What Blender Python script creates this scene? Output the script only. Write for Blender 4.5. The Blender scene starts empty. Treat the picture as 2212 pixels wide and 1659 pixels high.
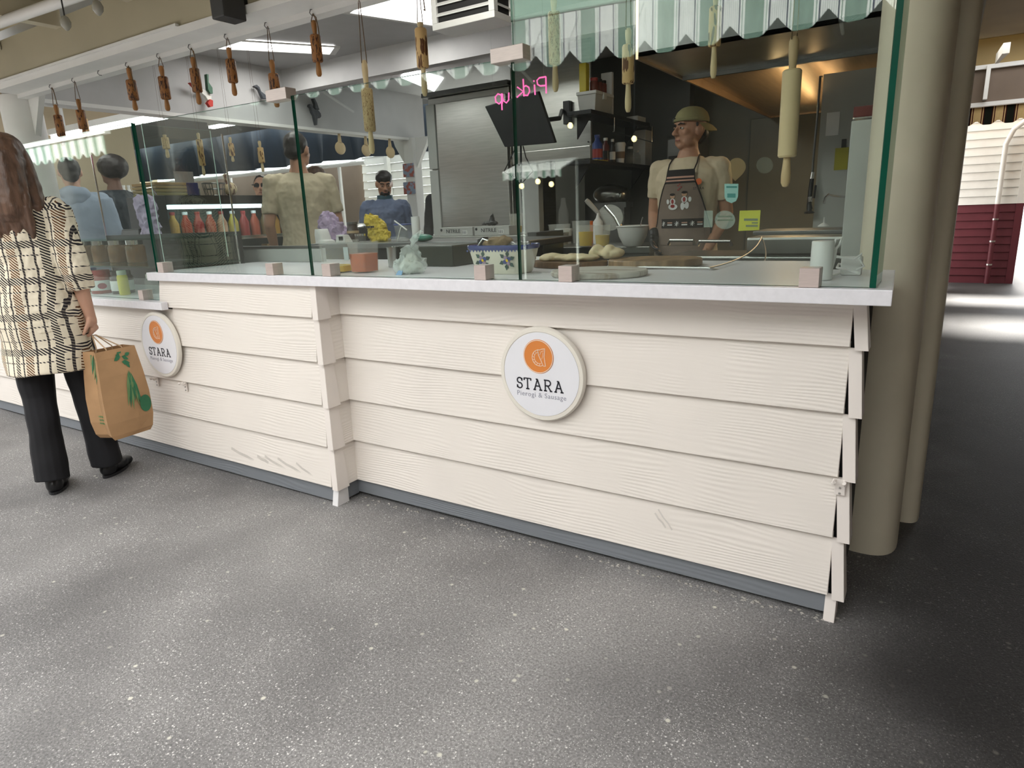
import bpy, bmesh, math, random
from mathutils import Vector, Matrix, noise as mnoise
random.seed(7)
SC = bpy.context.scene
COL = SC.collection
PI = math.pi

# ------------------------------------------------------------------ camera
F_PX, YAW, PITCH, ROLL = 1423.655, 0.574603, 0.253716, -0.040954
CAM = Vector((2.02098, -1.86178, 1.15648))
_cy, _sy, _cp, _sp = math.cos(YAW), math.sin(YAW), math.cos(PITCH), math.sin(PITCH)
_f = Vector((-_sy*_cp, _cy*_cp, -_sp)); _r = Vector((_cy, _sy, 0)); _u = _r.cross(_f)
_cr, _sr = math.cos(ROLL), math.sin(ROLL)
RIGHT, UP = _cr*_r + _sr*_u, -_sr*_r + _cr*_u
cd = bpy.data.cameras.new('camera'); cam = bpy.data.objects.new('camera', cd); COL.objects.link(cam)
cd.sensor_width = 36; cd.lens = F_PX/2212*36; cd.clip_start = .02; cd.clip_end = 200
cam.matrix_world = Matrix(((RIGHT.x, UP.x, -_f.x, CAM.x), (RIGHT.y, UP.y, -_f.y, CAM.y), (RIGHT.z, UP.z, -_f.z, CAM.z), (0, 0, 0, 1)))
SC.camera = cam

def at(u, v, x=None, y=None, z=None):
    """point of the place seen at a pixel of the 2212x1659 photograph, on a given plane"""
    r = RIGHT*((u-1106)/F_PX) + UP*(-(v-829.5)/F_PX) + _f
    t = (x-CAM.x)/r.x if x is not None else ((y-CAM.y)/r.y if y is not None else (z-CAM.z)/r.z)
    return CAM + r*t
def mpp(p):
    """metres per photograph pixel at a point"""
    return (Vector(p)-CAM).dot(_f)/F_PX

# ------------------------------------------------------------------ sky, lights, exposure
w = bpy.data.worlds.new('overcast_sky'); SC.world = w; w.use_nodes = True
nt = w.node_tree; bg = nt.nodes['Background']
tc = nt.nodes.new('ShaderNodeTexCoord'); sx = nt.nodes.new('ShaderNodeSeparateXYZ'); rp = nt.nodes.new('ShaderNodeValToRGB')
nt.links.new(tc.outputs['Generated'], sx.inputs[0]); nt.links.new(sx.outputs['Z'], rp.inputs[0]); nt.links.new(rp.outputs[0], bg.inputs[0])
rp.color_ramp.elements[0].color = (.93, .96, 1, 1); rp.color_ramp.elements[1].color = (1, .98, .95, 1)
bg.inputs[1].default_value = 4.6
SC.view_settings.view_transform = 'Standard'; SC.view_settings.look = 'None'
SC.view_settings.exposure = -0.10; SC.view_settings.gamma = 1.0; SC.view_settings.use_curve_mapping = False
SC.cycles.max_bounces = 10; SC.cycles.transparent_max_bounces = 24; SC.cycles.sample_clamp_indirect = 6
def area_light(name, loc, rot, size, power, col=(1, 1, 1)):
    l = bpy.data.lights.new(name, 'AREA'); l.shape = 'RECTANGLE'; l.size, l.size_y = size; l.energy = power; l.color = col
    o = bpy.data.objects.new(name, l); COL.objects.link(o); o.location = loc; o.rotation_euler = rot
    return o
# light from the fluorescent troffers in the stall's ceiling, one under each of them
area_light('troffer_light', (-.95, 1.45, 2.27), (0, 0, 0), (.3, .6), 6, (1, .98, .93))
area_light('troffer_light', (-2.0, 1.45, 2.27), (0, 0, .5), (.3, .6), 6, (1, .98, .93))
area_light('hood_light', (1.35, 2.7, 1.70), (0, 0, 0), (.5, .3), 7, (1, .72, .42))
area_light('hood_streak_light', (1.18, 2.75, 1.69), (PI, 0, 0), (.035, 1.3), 1.6, (1, .66, .32))  # unseen upward strips added to streak the hood's underside with warm light
area_light('hood_streak_light', (1.36, 2.75, 1.69), (PI, 0, 0), (.03, 1.3), .9, (1, .60, .28))
area_light('cook_fill_light', (.30, .25, 2.26), (math.radians(48), 0, math.radians(-14)), (.5, .3), 11, (1, .97, .9))  # unseen fill light added to brighten the cook
area_light('market_light', (-4.2, 3.6, 2.55), (0, 0, 0), (1.2, .2), 30, (1, .97, .9))

# ------------------------------------------------------------------ materials
def ramp2(nt, fac, a, b, p0=.3, p1=.7):
    r = nt.nodes.new('ShaderNodeValToRGB'); e = r.color_ramp.elements
    e[0].position, e[0].color = p0, (*a, 1); e[1].position, e[1].color = p1, (*b, 1)
    nt.links.new(fac, r.inputs[0]); return r.outputs[0]
def mat(name, col, rough=.5, metal=0, var=.08, scale=8, bump=0, bscale=None, stretch=(1, 1, 1), emit=0, ecol=None, trans=0, spec=.5, alpha=1, ior=1.45, coat=0, col2=None, detail=4, p0=.3, p1=.7, sss=0):
    m = bpy.data.materials.new(name); m.use_nodes = True
    nt = m.node_tree; b = nt.nodes['Principled BSDF']
    tc = nt.nodes.new('ShaderNodeTexCoord'); mp = nt.nodes.new('ShaderNodeMapping'); mp.inputs['Scale'].default_value = stretch
    nt.links.new(tc.outputs['Object'], mp.inputs[0])
    oi = nt.nodes.new('ShaderNodeObjectInfo'); ad = nt.nodes.new('ShaderNodeVectorMath'); ad.operation = 'MULTIPLY_ADD'
    nt.links.new(oi.outputs['Random'], ad.inputs[0]); ad.inputs[1].default_value = (37, 53, 71); nt.links.new(mp.outputs[0], ad.inputs[2])
    n = nt.nodes.new('ShaderNodeTexNoise'); n.inputs['Scale'].default_value = scale; n.inputs['Detail'].default_value = detail
    nt.links.new(ad.outputs[0], n.inputs['Vector'])
    a = tuple(max(0, c*(1-var)) for c in col); c2 = col2 or tuple(min(1, c*(1+var)) for c in col)
    nt.links.new(ramp2(nt, n.outputs['Fac'], col if col2 else a, c2, p0, p1), b.inputs['Base Color'])
    b.inputs['Roughness'].default_value = rough; b.inputs['Metallic'].default_value = metal
    b.inputs['Specular IOR Level'].default_value = spec; b.inputs['IOR'].default_value = ior
    if trans: b.inputs['Transmission Weight'].default_value = trans
    if coat: b.inputs['Coat Weight'].default_value = coat
    if sss: b.inputs['Subsurface Weight'].default_value = sss; b.inputs['Subsurface Radius'].default_value = (.01, .004, .002)
    if alpha < 1: b.inputs['Alpha'].default_value = alpha
    if emit: b.inputs['Emission Color'].default_value = (*(ecol or col), 1); b.inputs['Emission Strength'].default_value = emit
    if bump:
        bn = nt.nodes.new('ShaderNodeTexNoise'); bn.inputs['Scale'].default_value = bscale or scale*3; bn.inputs['Detail'].default_value = 5
        nt.links.new(ad.outputs[0], bn.inputs['Vector'])
        bp = nt.nodes.new('ShaderNodeBump'); bp.inputs['Strength'].default_value = bump; bp.inputs['Distance'].default_value = .004
        nt.links.new(bn.outputs['Fac'], bp.inputs['Height']); nt.links.new(bp.outputs[0], b.inputs['Normal'])
    return m
def glassmat(name, tint, refl=1.0, rough=0.0, base=0.0):
    m = bpy.data.materials.new(name); m.use_nodes = True; nt = m.node_tree; nt.nodes.remove(nt.nodes['Principled BSDF'])
    out = nt.nodes['Material Output']; t = nt.nodes.new('ShaderNodeBsdfTransparent'); g = nt.nodes.new('ShaderNodeBsdfGlossy')
    t.inputs[0].default_value = (*tint, 1); g.inputs['Roughness'].default_value = rough; g.inputs[0].default_value = (.9, 1, .95, 1)
    fr = nt.nodes.new('ShaderNodeFresnel'); ge = nt.nodes.new('ShaderNodeNewGeometry'); im = nt.nodes.new('ShaderNodeMath'); im.operation = 'MULTIPLY_ADD'; im.inputs[1].default_value = 1/1.5-1.5; im.inputs[2].default_value = 1.5
    nt.links.new(ge.outputs['Backfacing'], im.inputs[0]); nt.links.new(im.outputs[0], fr.inputs[0])   # same index whichever face of the sheet is met
    mu = nt.nodes.new('ShaderNodeMath'); mu.operation = 'MULTIPLY_ADD'; mu.inputs[1].default_value = refl; mu.inputs[2].default_value = base; mu.use_clamp = True
    mx = nt.nodes.new('ShaderNodeMixShader')
    nt.links.new(fr.outputs[0], mu.inputs[0]); nt.links.new(mu.outputs[0], mx.inputs[0]); nt.links.new(t.outputs[0], mx.inputs[1]); nt.links.new(g.outputs[0], mx.inputs[2])
    nt.links.new(mx.outputs[0], out.inputs[0]); return m

# ------------------------------------------------------------------ geometry helpers
WL = {}                                     # world location of each object, for parenting
def link(name, me, parent=None, loc=None, world=True):
    """link a mesh whose vertices are in world coordinates (world) or local to its parent"""
    o = bpy.data.objects.new(name, me); COL.objects.link(o)
    if parent is not None:
        o.parent = parent
        if world: me.transform(Matrix.Translation(-WL[parent])); 
        WL[o] = WL[parent].copy()
    else:
        if loc is None:
            xs = [v.co for v in me.vertices]
            loc = Vector((sum(v.x for v in xs)/len(xs), sum(v.y for v in xs)/len(xs), min(v.z for v in xs)))
        loc = Vector(loc); me.transform(Matrix.Translation(-loc)); o.location = loc; WL[o] = loc
    return o
def tag(o, label=None, cat=None, group=None, kind=None):
    if label: o['label'] = label
    if cat: o['category'] = cat
    if group: o['group'] = group
    if kind: o['kind'] = kind
    return o
def thing(name, loc, label, cat, group=None):
    o = bpy.data.objects.new(name, None); COL.objects.link(o); o.location = loc; o.empty_display_size = .05; WL[o] = Vector(loc)
    return tag(o, label, cat, group)
class B:
    """collects shapes for one mesh object"""
    def __init__(s): s.v = []; s.f = []; s.m = []
    def add(s, vs, fs, mi=0):
        n = len(s.v); s.v += [tuple(v) for v in vs]; s.f += [tuple(i+n for i in f) for f in fs]; s.m += [mi]*len(fs); return s
    def box(s, x0, x1, y0, y1, z0, z1, mi=0):
        return s.add([(x0,y0,z0),(x1,y0,z0),(x1,y1,z0),(x0,y1,z0),(x0,y0,z1),(x1,y0,z1),(x1,y1,z1),(x0,y1,z1)],
                     [(0,3,2,1),(4,5,6,7),(0,1,5,4),(1,2,6,5),(2,3,7,6),(3,0,4,7)], mi)
    def hexa(s, p, mi=0):                   # eight corners: bottom ring of four, top ring of four
        return s.add(p, [(0,3,2,1),(4,5,6,7),(0,1,5,4),(1,2,6,5),(2,3,7,6),(3,0,4,7)], mi)
    def slab(s, quad, n, mi=0):             # a quad (or polygon) thickened along n
        n = Vector(n); k = len(quad); vs = [Vector(q) for q in quad]+[Vector(q)+n for q in quad]
        return s.add(vs, [tuple(range(k-1,-1,-1)), tuple(range(k,2*k))]+[(i,(i+1)%k,k+(i+1)%k,k+i) for i in range(k)], mi)
    def loft(s, rings, mi=0, caps=True, closed=True):
        k = len(rings[0]); vs = [p for r in rings for p in r]; fs = []
        for i in range(len(rings)-1):
            for j in range(k if closed else k-1):
                a, b = i*k+j, i*k+(j+1)%k; fs.append((a, b, b+k, a+k))
        if caps: fs += [tuple(range(k-1,-1,-1)), tuple(range((len(rings)-1)*k, len(rings)*k))]
        return s.add(vs, fs, mi)
    def lathe(s, prof, c=(0,0,0), n=24, mi=0, axis=None, sx=1, sy=1, caps=True):
        c = Vector(c); ax = Vector(axis or (0,0,1)).normalized(); e1 = ax.orthogonal().normalized() if axis else Vector((1,0,0)); e2 = ax.cross(e1)
        return s.loft([[c+ax*z+(e1*math.cos(2*PI*j/n)*sx+e2*math.sin(2*PI*j/n)*sy)*max(r,1e-5) for j in range(n)] for r, z in prof], mi, caps)
    def tube(s, pts, r, n=8, mi=0, closed=False):
        pts = [Vector(p) for p in pts]; rs = r if isinstance(r, (list, tuple)) else [r]*len(pts); rings = []; e = None
        for i, p in enumerate(pts):
            if closed: t = pts[(i+1)%len(pts)]-pts[i-1]
            else: t = pts[min(i+1,len(pts)-1)]-pts[max(i-1,0)]
            t.normalize(); e = t.orthogonal().normalized() if e is None else (e-t*e.dot(t)).normalized()
            f = t.cross(e); rings.append([p+(e*math.cos(2*PI*j/n)+f*math.sin(2*PI*j/n))*rs[i] for j in range(n)])
        if closed: rings.append(rings[0])
        return s.loft(rings, mi, not closed)
    def ell(s, c, r, nu=16, nv=10, mi=0, rot=None):
        c = Vector(c); rings = []
        for i in range(nv+1):
            a = -PI/2+PI*i/nv; ring = []
            for j in range(nu):
                q = Vector((r[0]*max(math.cos(a),1e-4)*math.cos(2*PI*j/nu), r[1]*max(math.cos(a),1e-4)*math.sin(2*PI*j/nu), r[2]*math.sin(a)))
                ring.append(c+(rot@q if rot else q))
            rings.append(ring)
        return s.loft(rings, mi)
    def limb(s, pts, rs, n=12):             # capsule chain with tapering radii
        s.tube(pts, list(rs), n)
        for p, r in zip(pts, rs): s.ell(p, (r, r, r), n, 8)
        return s
    def stroke(s, pts, wd, nrm, th=.001, mi=0, e=None):   # a flat line of given width lying on a plane
        nrm = Vector(nrm).normalized(); pts = [Vector(p) for p in pts]; L = []; R_ = []
        for i, p in enumerate(pts):
            t = (pts[min(i+1,len(pts)-1)]-pts[max(i-1,0)]).normalized(); q = nrm.cross(t)*(wd/2); L.append(p+q); R_.append(p-q)
        return s.loft([[l, r, r+nrm*th, l+nrm*th] for l, r in zip(L, R_)], mi)
    def mesh(s, name, mats, smooth=False):
        me = bpy.data.meshes.new(name); me.from_pydata(s.v, [], s.f)
        for m in (mats if isinstance(mats, (list, tuple)) else [mats]): me.materials.append(m)
        me.polygons.foreach_set('material_index', s.m); me.polygons.foreach_set('use_smooth', [smooth]*len(s.f))
        bm = bmesh.new(); bm.from_mesh(me); bmesh.ops.recalc_face_normals(bm, faces=bm.faces); bm.to_mesh(me); bm.free()
        return me
    def build(s, name, mats, parent=None, smooth=False, bevel=0, loc=None, world=True, seg=2, **tags):
        me = s.mesh(name, mats, smooth)
        if bevel:
            bm = bmesh.new(); bm.from_mesh(me)
            es = [e for e in bm.edges if len(e.link_faces) == 2 and e.calc_face_angle(0) > .5]
            bmesh.ops.bevel(bm, geom=es, offset=bevel, segments=seg, profile=.6, affect='EDGES'); bm.to_mesh(me); bm.free()
        if smooth: me.set_sharp_from_angle(angle=math.radians(40))
        return tag(link(name, me, parent, loc, world), **tags)
def box(name, m, x0, x1, y0, y1, z0, z1, parent=None, bevel=0, **k): return B().box(x0,x1,y0,y1,z0,z1).build(name, m, parent, bevel=bevel, **k)
def dup(o, parent=None):
    c = o.copy(); COL.objects.link(c); WL[c] = WL[o].copy()
    if parent is not None: c.parent = parent
    for ch in list(o.children): dup(ch, c)
    return c
def place(o, loc, rz=0, label=None, sc=None):
    o.location = loc; o.rotation_euler.z = rz; WL[o] = Vector(loc)
    if label: o['label'] = label
    if sc: o.scale = (sc, sc, sc) if not isinstance(sc, tuple) else sc
    return o
def textmesh(body, size, m, name, mtx, parent=None, ext=.0006, mirror=False, **k):
    cu = bpy.data.curves.new('t', 'FONT'); cu.body = body; cu.size = size; cu.extrude = ext; cu.align_x = 'CENTER'; cu.space_character = k.pop('space', 1); cu.resolution_u = 3
    o = bpy.data.objects.new('t', cu); COL.objects.link(o); dg = bpy.context.evaluated_depsgraph_get()
    me = bpy.data.meshes.new_from_object(o.evaluated_get(dg)); bpy.data.objects.remove(o); bpy.data.curves.remove(cu)
    if mirror: me.transform(Matrix.Scale(-1, 4, (1, 0, 0)))
    me.transform(mtx); me.materials.clear(); me.materials.append(m)
    return tag(link(name, me, parent), **k)
def frame(o, xa, ya):                       # matrix whose x, y axes lie along xa, ya
    xa = Vector(xa).normalized(); za = xa.cross(Vector(ya)).normalized(); ya = za.cross(xa); o = Vector(o)
    return Matrix(((xa.x,ya.x,za.x,o.x),(xa.y,ya.y,za.y,o.y),(xa.z,ya.z,za.z,o.z),(0,0,0,1)))
def blob(b, voxel, smooth=4, keep=1):
    """close several overlapping shapes into one continuous skin (returns a mesh)"""
    me = b.mesh('tmp', []) if False else None
    me = bpy.data.meshes.new('tmp'); me.from_pydata(b.v, [], b.f)
    bm = bmesh.new(); bm.from_mesh(me); bmesh.ops.recalc_face_normals(bm, faces=bm.faces); bm.to_mesh(me); bm.free()
    o = bpy.data.objects.new('tmp', me); COL.objects.link(o)
    md = o.modifiers.new('r', 'REMESH'); md.mode = 'VOXEL'; md.voxel_size = voxel
    if smooth: sm = o.modifiers.new('s', 'SMOOTH'); sm.factor = .5; sm.iterations = smooth
    dg = bpy.context.evaluated_depsgraph_get(); r = bpy.data.meshes.new_from_object(o.evaluated_get(dg))
    bpy.data.objects.remove(o); bpy.data.meshes.remove(me)
    r.polygons.foreach_set('use_smooth', [True]*len(r.polygons)); return r
def crumple(me, amt, sc, seed=0):
    for v in me.vertices:
        p = v.co*sc+Vector((seed, seed*2, 0)); v.co += Vector((mnoise.noise(p), mnoise.noise(p+Vector((9,0,0))), mnoise.noise(p+Vector((0,9,0)))))*amt
    return me
# ================================================================== setting
ST = 'structure'
def speck_floor():
    m = bpy.data.materials.new('asphalt'); m.use_nodes = True; nt = m.node_tree; b = nt.nodes['Principled BSDF']; N = nt.nodes.new; L = nt.links.new
    tc = N('ShaderNodeTexCoord')
    def noise(s, d=4, v=None):
        n = N('ShaderNodeTexNoise'); n.inputs['Scale'].default_value = s; n.inputs['Detail'].default_value = d; L(tc.outputs['Object'] if v is None else v, n.inputs['Vector']); return n.outputs['Fac']
    base = ramp2(nt, noise(1.1, 6), (.135, .131, .130), (.285, .277, .272), .35, .7)
    fine = ramp2(nt, noise(160, 3), (.62, .62, .62), (1.3, 1.3, 1.3), .3, .7)
    mx = N('ShaderNodeMix'); mx.data_type = 'RGBA'; mx.blend_type = 'MULTIPLY'; mx.inputs[0].default_value = 1; L(base, mx.inputs[6]); L(fine, mx.inputs[7])
    cur = mx.outputs[2]
    for sc, th, soft, colr in ((300, .73, .05, (.56, .55, .53)), (150, .91, .02, (.66, .64, .62)), (60, .988, .004, (.62, .6, .52))):
        vo = N('ShaderNodeTexVoronoi'); vo.inputs['Scale'].default_value = sc; L(tc.outputs['Object'], vo.inputs['Vector'])
        sp = N('ShaderNodeSeparateColor'); L(vo.outputs['Color'], sp.inputs[0])
        ra = ramp2(nt, sp.outputs[0], (0,0,0), (1,1,1), th, th+soft)
        di = ramp2(nt, vo.outputs['Distance'], (1,1,1), (0,0,0), .25, .45)
        mu = N('ShaderNodeMath'); mu.operation = 'MULTIPLY'; L(ra, mu.inputs[0]); L(di, mu.inputs[1])
        wr = ramp2(nt, noise(2.3, 5), (.25,.25,.25), (1,1,1), .35, .6); mu2 = N('ShaderNodeMath'); mu2.operation = 'MULTIPLY'; L(mu.outputs[0], mu2.inputs[0]); L(wr, mu2.inputs[1])
        m2 = N('ShaderNodeMix'); m2.data_type = 'RGBA'; L(mu2.outputs[0], m2.inputs[0]); L(cur, m2.inputs[6]); m2.inputs[7].default_value = (*colr, 1); cur = m2.outputs[2]
    # darker asphalt plus painted shade in the passage; street colour dimmed for its reflection
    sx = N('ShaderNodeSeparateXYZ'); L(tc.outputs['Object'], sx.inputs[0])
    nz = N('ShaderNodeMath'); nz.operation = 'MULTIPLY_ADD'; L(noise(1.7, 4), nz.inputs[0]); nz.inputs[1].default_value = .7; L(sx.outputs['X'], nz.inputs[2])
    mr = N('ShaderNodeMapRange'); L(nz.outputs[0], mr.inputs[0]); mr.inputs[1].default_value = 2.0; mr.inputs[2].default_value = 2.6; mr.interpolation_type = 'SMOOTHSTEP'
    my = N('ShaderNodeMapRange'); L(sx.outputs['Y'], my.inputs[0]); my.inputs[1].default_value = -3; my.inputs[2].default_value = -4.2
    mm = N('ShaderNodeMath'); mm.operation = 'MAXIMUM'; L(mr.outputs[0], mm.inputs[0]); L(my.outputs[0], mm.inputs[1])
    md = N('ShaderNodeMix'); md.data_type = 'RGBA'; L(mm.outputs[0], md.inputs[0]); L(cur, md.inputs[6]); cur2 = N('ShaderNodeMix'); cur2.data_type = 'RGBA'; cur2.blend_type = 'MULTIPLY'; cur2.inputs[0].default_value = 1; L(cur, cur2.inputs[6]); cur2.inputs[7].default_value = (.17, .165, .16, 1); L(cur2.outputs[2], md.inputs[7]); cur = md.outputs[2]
    L(cur, b.inputs['Base Color']); b.inputs['Roughness'].default_value = .62; b.inputs['Specular IOR Level'].default_value = .35
    bp = N('ShaderNodeBump'); bp.inputs['Strength'].default_value = .45; bp.inputs['Distance'].default_value = .004; L(noise(140, 4), bp.inputs['Height']); L(bp.outputs[0], b.inputs['Normal'])
    return m
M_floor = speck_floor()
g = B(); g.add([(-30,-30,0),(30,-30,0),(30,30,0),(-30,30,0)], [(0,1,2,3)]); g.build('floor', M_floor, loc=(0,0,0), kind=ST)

def siding_mat(name, c, st):
    """painted fibre-cement board with raised cedar grain along the board"""
    m = mat(name, c, .55, var=.03, scale=3); nt = m.node_tree; b = nt.nodes['Principled BSDF']; N = nt.nodes.new; L = nt.links.new
    ad = [n for n in nt.nodes if n.type == 'VECT_MATH'][0]
    mp = N('ShaderNodeMapping'); mp.inputs['Scale'].default_value = (.42, .42, 1.9); L(ad.outputs[0], mp.inputs[0])
    n1 = N('ShaderNodeTexNoise'); n1.inputs['Scale'].default_value = 2.6; n1.inputs['Detail'].default_value = 2; L(mp.outputs[0], n1.inputs['Vector'])
    wv = N('ShaderNodeTexWave'); wv.bands_direction = 'Z'; wv.inputs['Scale'].default_value = 26; wv.inputs['Distortion'].default_value = 0; wv.inputs['Detail'].default_value = 2
    sc = N('ShaderNodeVectorMath'); sc.operation = 'MULTIPLY_ADD'; L(n1.outputs['Color'], sc.inputs[0]); sc.inputs[1].default_value = (0, 0, .13); L(ad.outputs[0], sc.inputs[2])
    L(sc.outputs[0], wv.inputs['Vector'])
    n2 = N('ShaderNodeTexNoise'); n2.inputs['Scale'].default_value = 1; mp2 = N('ShaderNodeMapping'); mp2.inputs['Scale'].default_value = (5, 5, 120); L(sc.outputs[0], mp2.inputs[0]); L(mp2.outputs[0], n2.inputs['Vector'])
    n3 = N('ShaderNodeTexNoise'); n3.inputs['Scale'].default_value = 5; L(ad.outputs[0], n3.inputs['Vector']); ms = ramp2(nt, n3.outputs['Fac'], (0,0,0), (1,1,1), .42, .62)
    ml = N('ShaderNodeMath'); ml.operation = 'MULTIPLY'; L(wv.outputs['Fac'], ml.inputs[0]); L(ms, ml.inputs[1])
    a2 = N('ShaderNodeMath'); a2.operation = 'MULTIPLY_ADD'; L(n2.outputs['Fac'], a2.inputs[0]); a2.inputs[1].default_value = .5; L(ml.outputs[0], a2.inputs[2])
    bp = N('ShaderNodeBump'); bp.inputs['Strength'].default_value = st; bp.inputs['Distance'].default_value = .003; L(a2.outputs[0], bp.inputs['Height']); L(bp.outputs[0], b.inputs['Normal'])
    return m
M_side = siding_mat('cream_siding', (.82, .765, .705), .32)
M_kick = siding_mat('grey_painted_board', (.20, .215, .235), .3)
M_cap = mat('cream_metal', (.82, .76, .71), .45, var=.02)
M_capw = mat('white_metal', (.80, .79, .79), .45, var=.03)
M_quartz = mat('white_quartz', (.80, .79, .83), .28, var=.035, scale=60, detail=6)
M_dark = mat('dark_void', (.02, .02, .02), .8)
M_cream = mat('cream_paint', (.62, .565, .44), .5, var=.03, bump=.05, bscale=200)
M_fascia = mat('beige_fascia', (.44, .40, .285), .6, var=.05, scale=3, bump=.06, bscale=150)
M_white = mat('white_paint', (.72, .72, .70), .5, var=.03)
M_greyp = mat('grey_paint', (.45, .45, .45), .5, var=.04)
M_steel = mat('brushed_steel', (.55, .54, .52), .32, metal=1, var=.08, scale=6, stretch=(1, 1, 14), bump=.03, bscale=60)
M_black = mat('black_plastic', (.018, .018, .02), .4, var=.1)
M_glass = glassmat('clear_glass', (.94, .975, .96), 1.0, base=.012)
M_gedge = mat('green_glass_edge', (.002, .075, .045), .3, var=.2, scale=4, spec=.2)
M_clip = mat('brushed_nickel_clip', (.62, .53, .50), .38, metal=.55, var=.05, scale=30, stretch=(1, 1, 8))

# ------------------------------------------------------------------ counter front
Z0, E, W, D = .0805, .178, 1.855, .1154
ZT, ZB = .9538, .9168                       # top and underside of the main countertop
cnt = thing('service_counter', (0, 0, 0), 'long cream lap-sided service counter with grey kick boards, in two steps', 'counter')
def plank(x0, x1, y, r, top=None):
    z0 = Z0+E*r; z1 = top or min(z0+E+.012, ZB)
    b = B(); b.add([(x,)+p for x in (x0, x1) for p in ((y-.020, z0), (y-.008, z0), (y+.006, z1), (y-.002, z1))], [(0,1,2,3),(7,6,5,4),(0,4,5,1),(1,5,6,2),(2,6,7,3),(3,7,4,0)])
    return b.build('plank', M_side, cnt, bevel=.0015, seg=1)
def plank_d(x, y0, y1, r):                  # board of the short return, facing +x
    z0 = Z0+E*r; z1 = min(z0+E+.012, ZB)
    b = B(); b.add([(p[0], y, p[1]) for y in (y0, y1) for p in ((x+.020, z0), (x+.008, z0), (x-.006, z1), (x+.002, z1))], [(0,1,2,3),(7,6,5,4),(0,4,5,1),(1,5,6,2),(2,6,7,3),(3,7,4,0)])
    return b.build('plank', M_side, cnt, bevel=.0015, seg=1)
def cap(xa, y, r, w=.03, dp=.042, m=None, z0=None, z1=None):   # metal corner cap: a front leaf and a side leaf
    z0 = Z0+E*r-.007 if z0 is None else z0; z1 = min(Z0+E*(r+1)-.004, ZB) if z1 is None else z1
    k = .0 if r < 0 else .016                # leans out at its foot like the board it covers
    b = B()
    b.hexa([(xa-w+k, y-.024, z0), (xa+k, y-.024, z0), (xa+k, y-.020, z0), (xa-w+k, y-.020, z0), (xa-w, y-.007, z1), (xa, y-.007, z1), (xa, y-.003, z1), (xa-w, y-.003, z1)])
    b.hexa([(xa-.003+k, y-.023, z0), (xa+.001+k, y-.023, z0), (xa+.001+k, y+dp, z0), (xa-.003+k, y+dp, z0), (xa-.003, y-.006, z1), (xa+.001, y-.006, z1), (xa+.001, y+dp, z1), (xa-.003, y+dp, z1)])
    return b.build('corner_cap', m or M_cap, cnt)
XL = -3.3
for r in range(5):
    plank(0.003, W, 0, r)
    if r == 3: plank(XL, -.987, -D, r, top=.783); plank(-.9855, -.012, -D, r)
    else: plank(XL if r < 4 else -1.062, -.012, -D, r)
    plank_d(.004, -D+.03, -.004, r)
    cap(.012, -D, r); cap(W+.026, 0, r, .030)
cap(.012, -D+.004, -1, m=M_capw, z0=.0, z1=Z0-.002); cap(W+.022, .003, -1, .028, m=M_cap, z0=.0, z1=Z0-.002)
B().box(.004, W, -.004, .012, .018, Z0+.006).build('kick_board', M_kick, cnt)
B().box(XL, -.014, -D-.003, -D+.012, .012, Z0+.006).build('kick_board', M_kick, cnt)
B().box(-.006, .007, -D+.03, -.004, .012, Z0+.006).build('kick_board', M_kick, cnt)
b = B(); b.box(.02, W+.012, .016, .55, 0.012, ZB-.001); b.box(XL, -.014, -D+.016, .49, .012, .778); b.box(-1.055, -.014, -D+.016, .49, .78, ZB-.001)
b.build('cabinet_body', M_dark, cnt)
B().box(-1.066, -1.056, -D+.0, .45, .822, ZB-.001).build('end_panel', M_side, cnt)
ct = B().slab([(-1.11,-.145,ZB),(1.943,-.145,ZB),(1.921,.352,ZB),(1.72,.352,ZB),(1.72,.66,ZB),(-1.11,.66,ZB)], (0,0,ZT-ZB)).build('countertop', M_quartz, bevel=.0025, label='long white quartz countertop over the main cream counter front', cat='countertop')
lt = B().slab([(XL,-.17,.784),(-.985,-.17,.784),(-.985,-.138,.784),(-1.068,-.138,.784),(-1.068,.5,.784),(XL,.5,.784)], (0,0,.036)).build('countertop', M_quartz, bevel=.0025, label='lower white quartz ledge under the glass jar case', cat='countertop')

M_scuff = mat('scuff_grey', (.42, .40, .38), .7, alpha=.13, var=.2, scale=30)
for u0, v0, u1, v1, wd in ((500, 968, 548, 995, .014), (556, 985, 580, 1000, .014), (572, 985, 622, 1018, .012), (600, 990, 650, 1022, .012), (640, 1000, 676, 1030, .010), (1415, 1108, 1438, 1140, .006), (1422, 1100, 1452, 1145, .005)):
    yy = -D-.0165 if u0 < 700 else -.0165; a, c = at(u0, v0, y=yy), at(u1, v1, y=yy); z_ = (a.z+c.z)/2
    B().stroke([a, a.lerp(c, .35)+Vector((0, 0, -.003)), a.lerp(c, .7)+Vector((0, 0, .002)), c], wd, (0, -1, 0), .0006).build('scuff_mark', M_scuff, cnt)
b = B(); rnd = random.Random(4)
for i in range(150):                         # crumbs of mortar and grit along the foot of the right section
    x = rnd.uniform(.02, W); y = -.012-abs(rnd.gauss(0, .012)); s = rnd.uniform(.002, .0065)
    b.hexa([(x-s, y-s*.6, .0002), (x+s, y-s*.7, .0002), (x+s*.8, y+s*.5, .0002), (x-s*.7, y+s*.6, .0002), (x-s*.5, y-s*.3, s*.6), (x+s*.6, y-s*.4, s*.5), (x+s*.4, y+s*.3, s*.6), (x-s*.4, y+s*.3, s*.5)])
b.build('grit', mat('pale_grit', (.36, .34, .31), .9, var=.2), kind='stuff', label='pale grit and crumbs along the foot of the right counter front', cat='grit')
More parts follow.
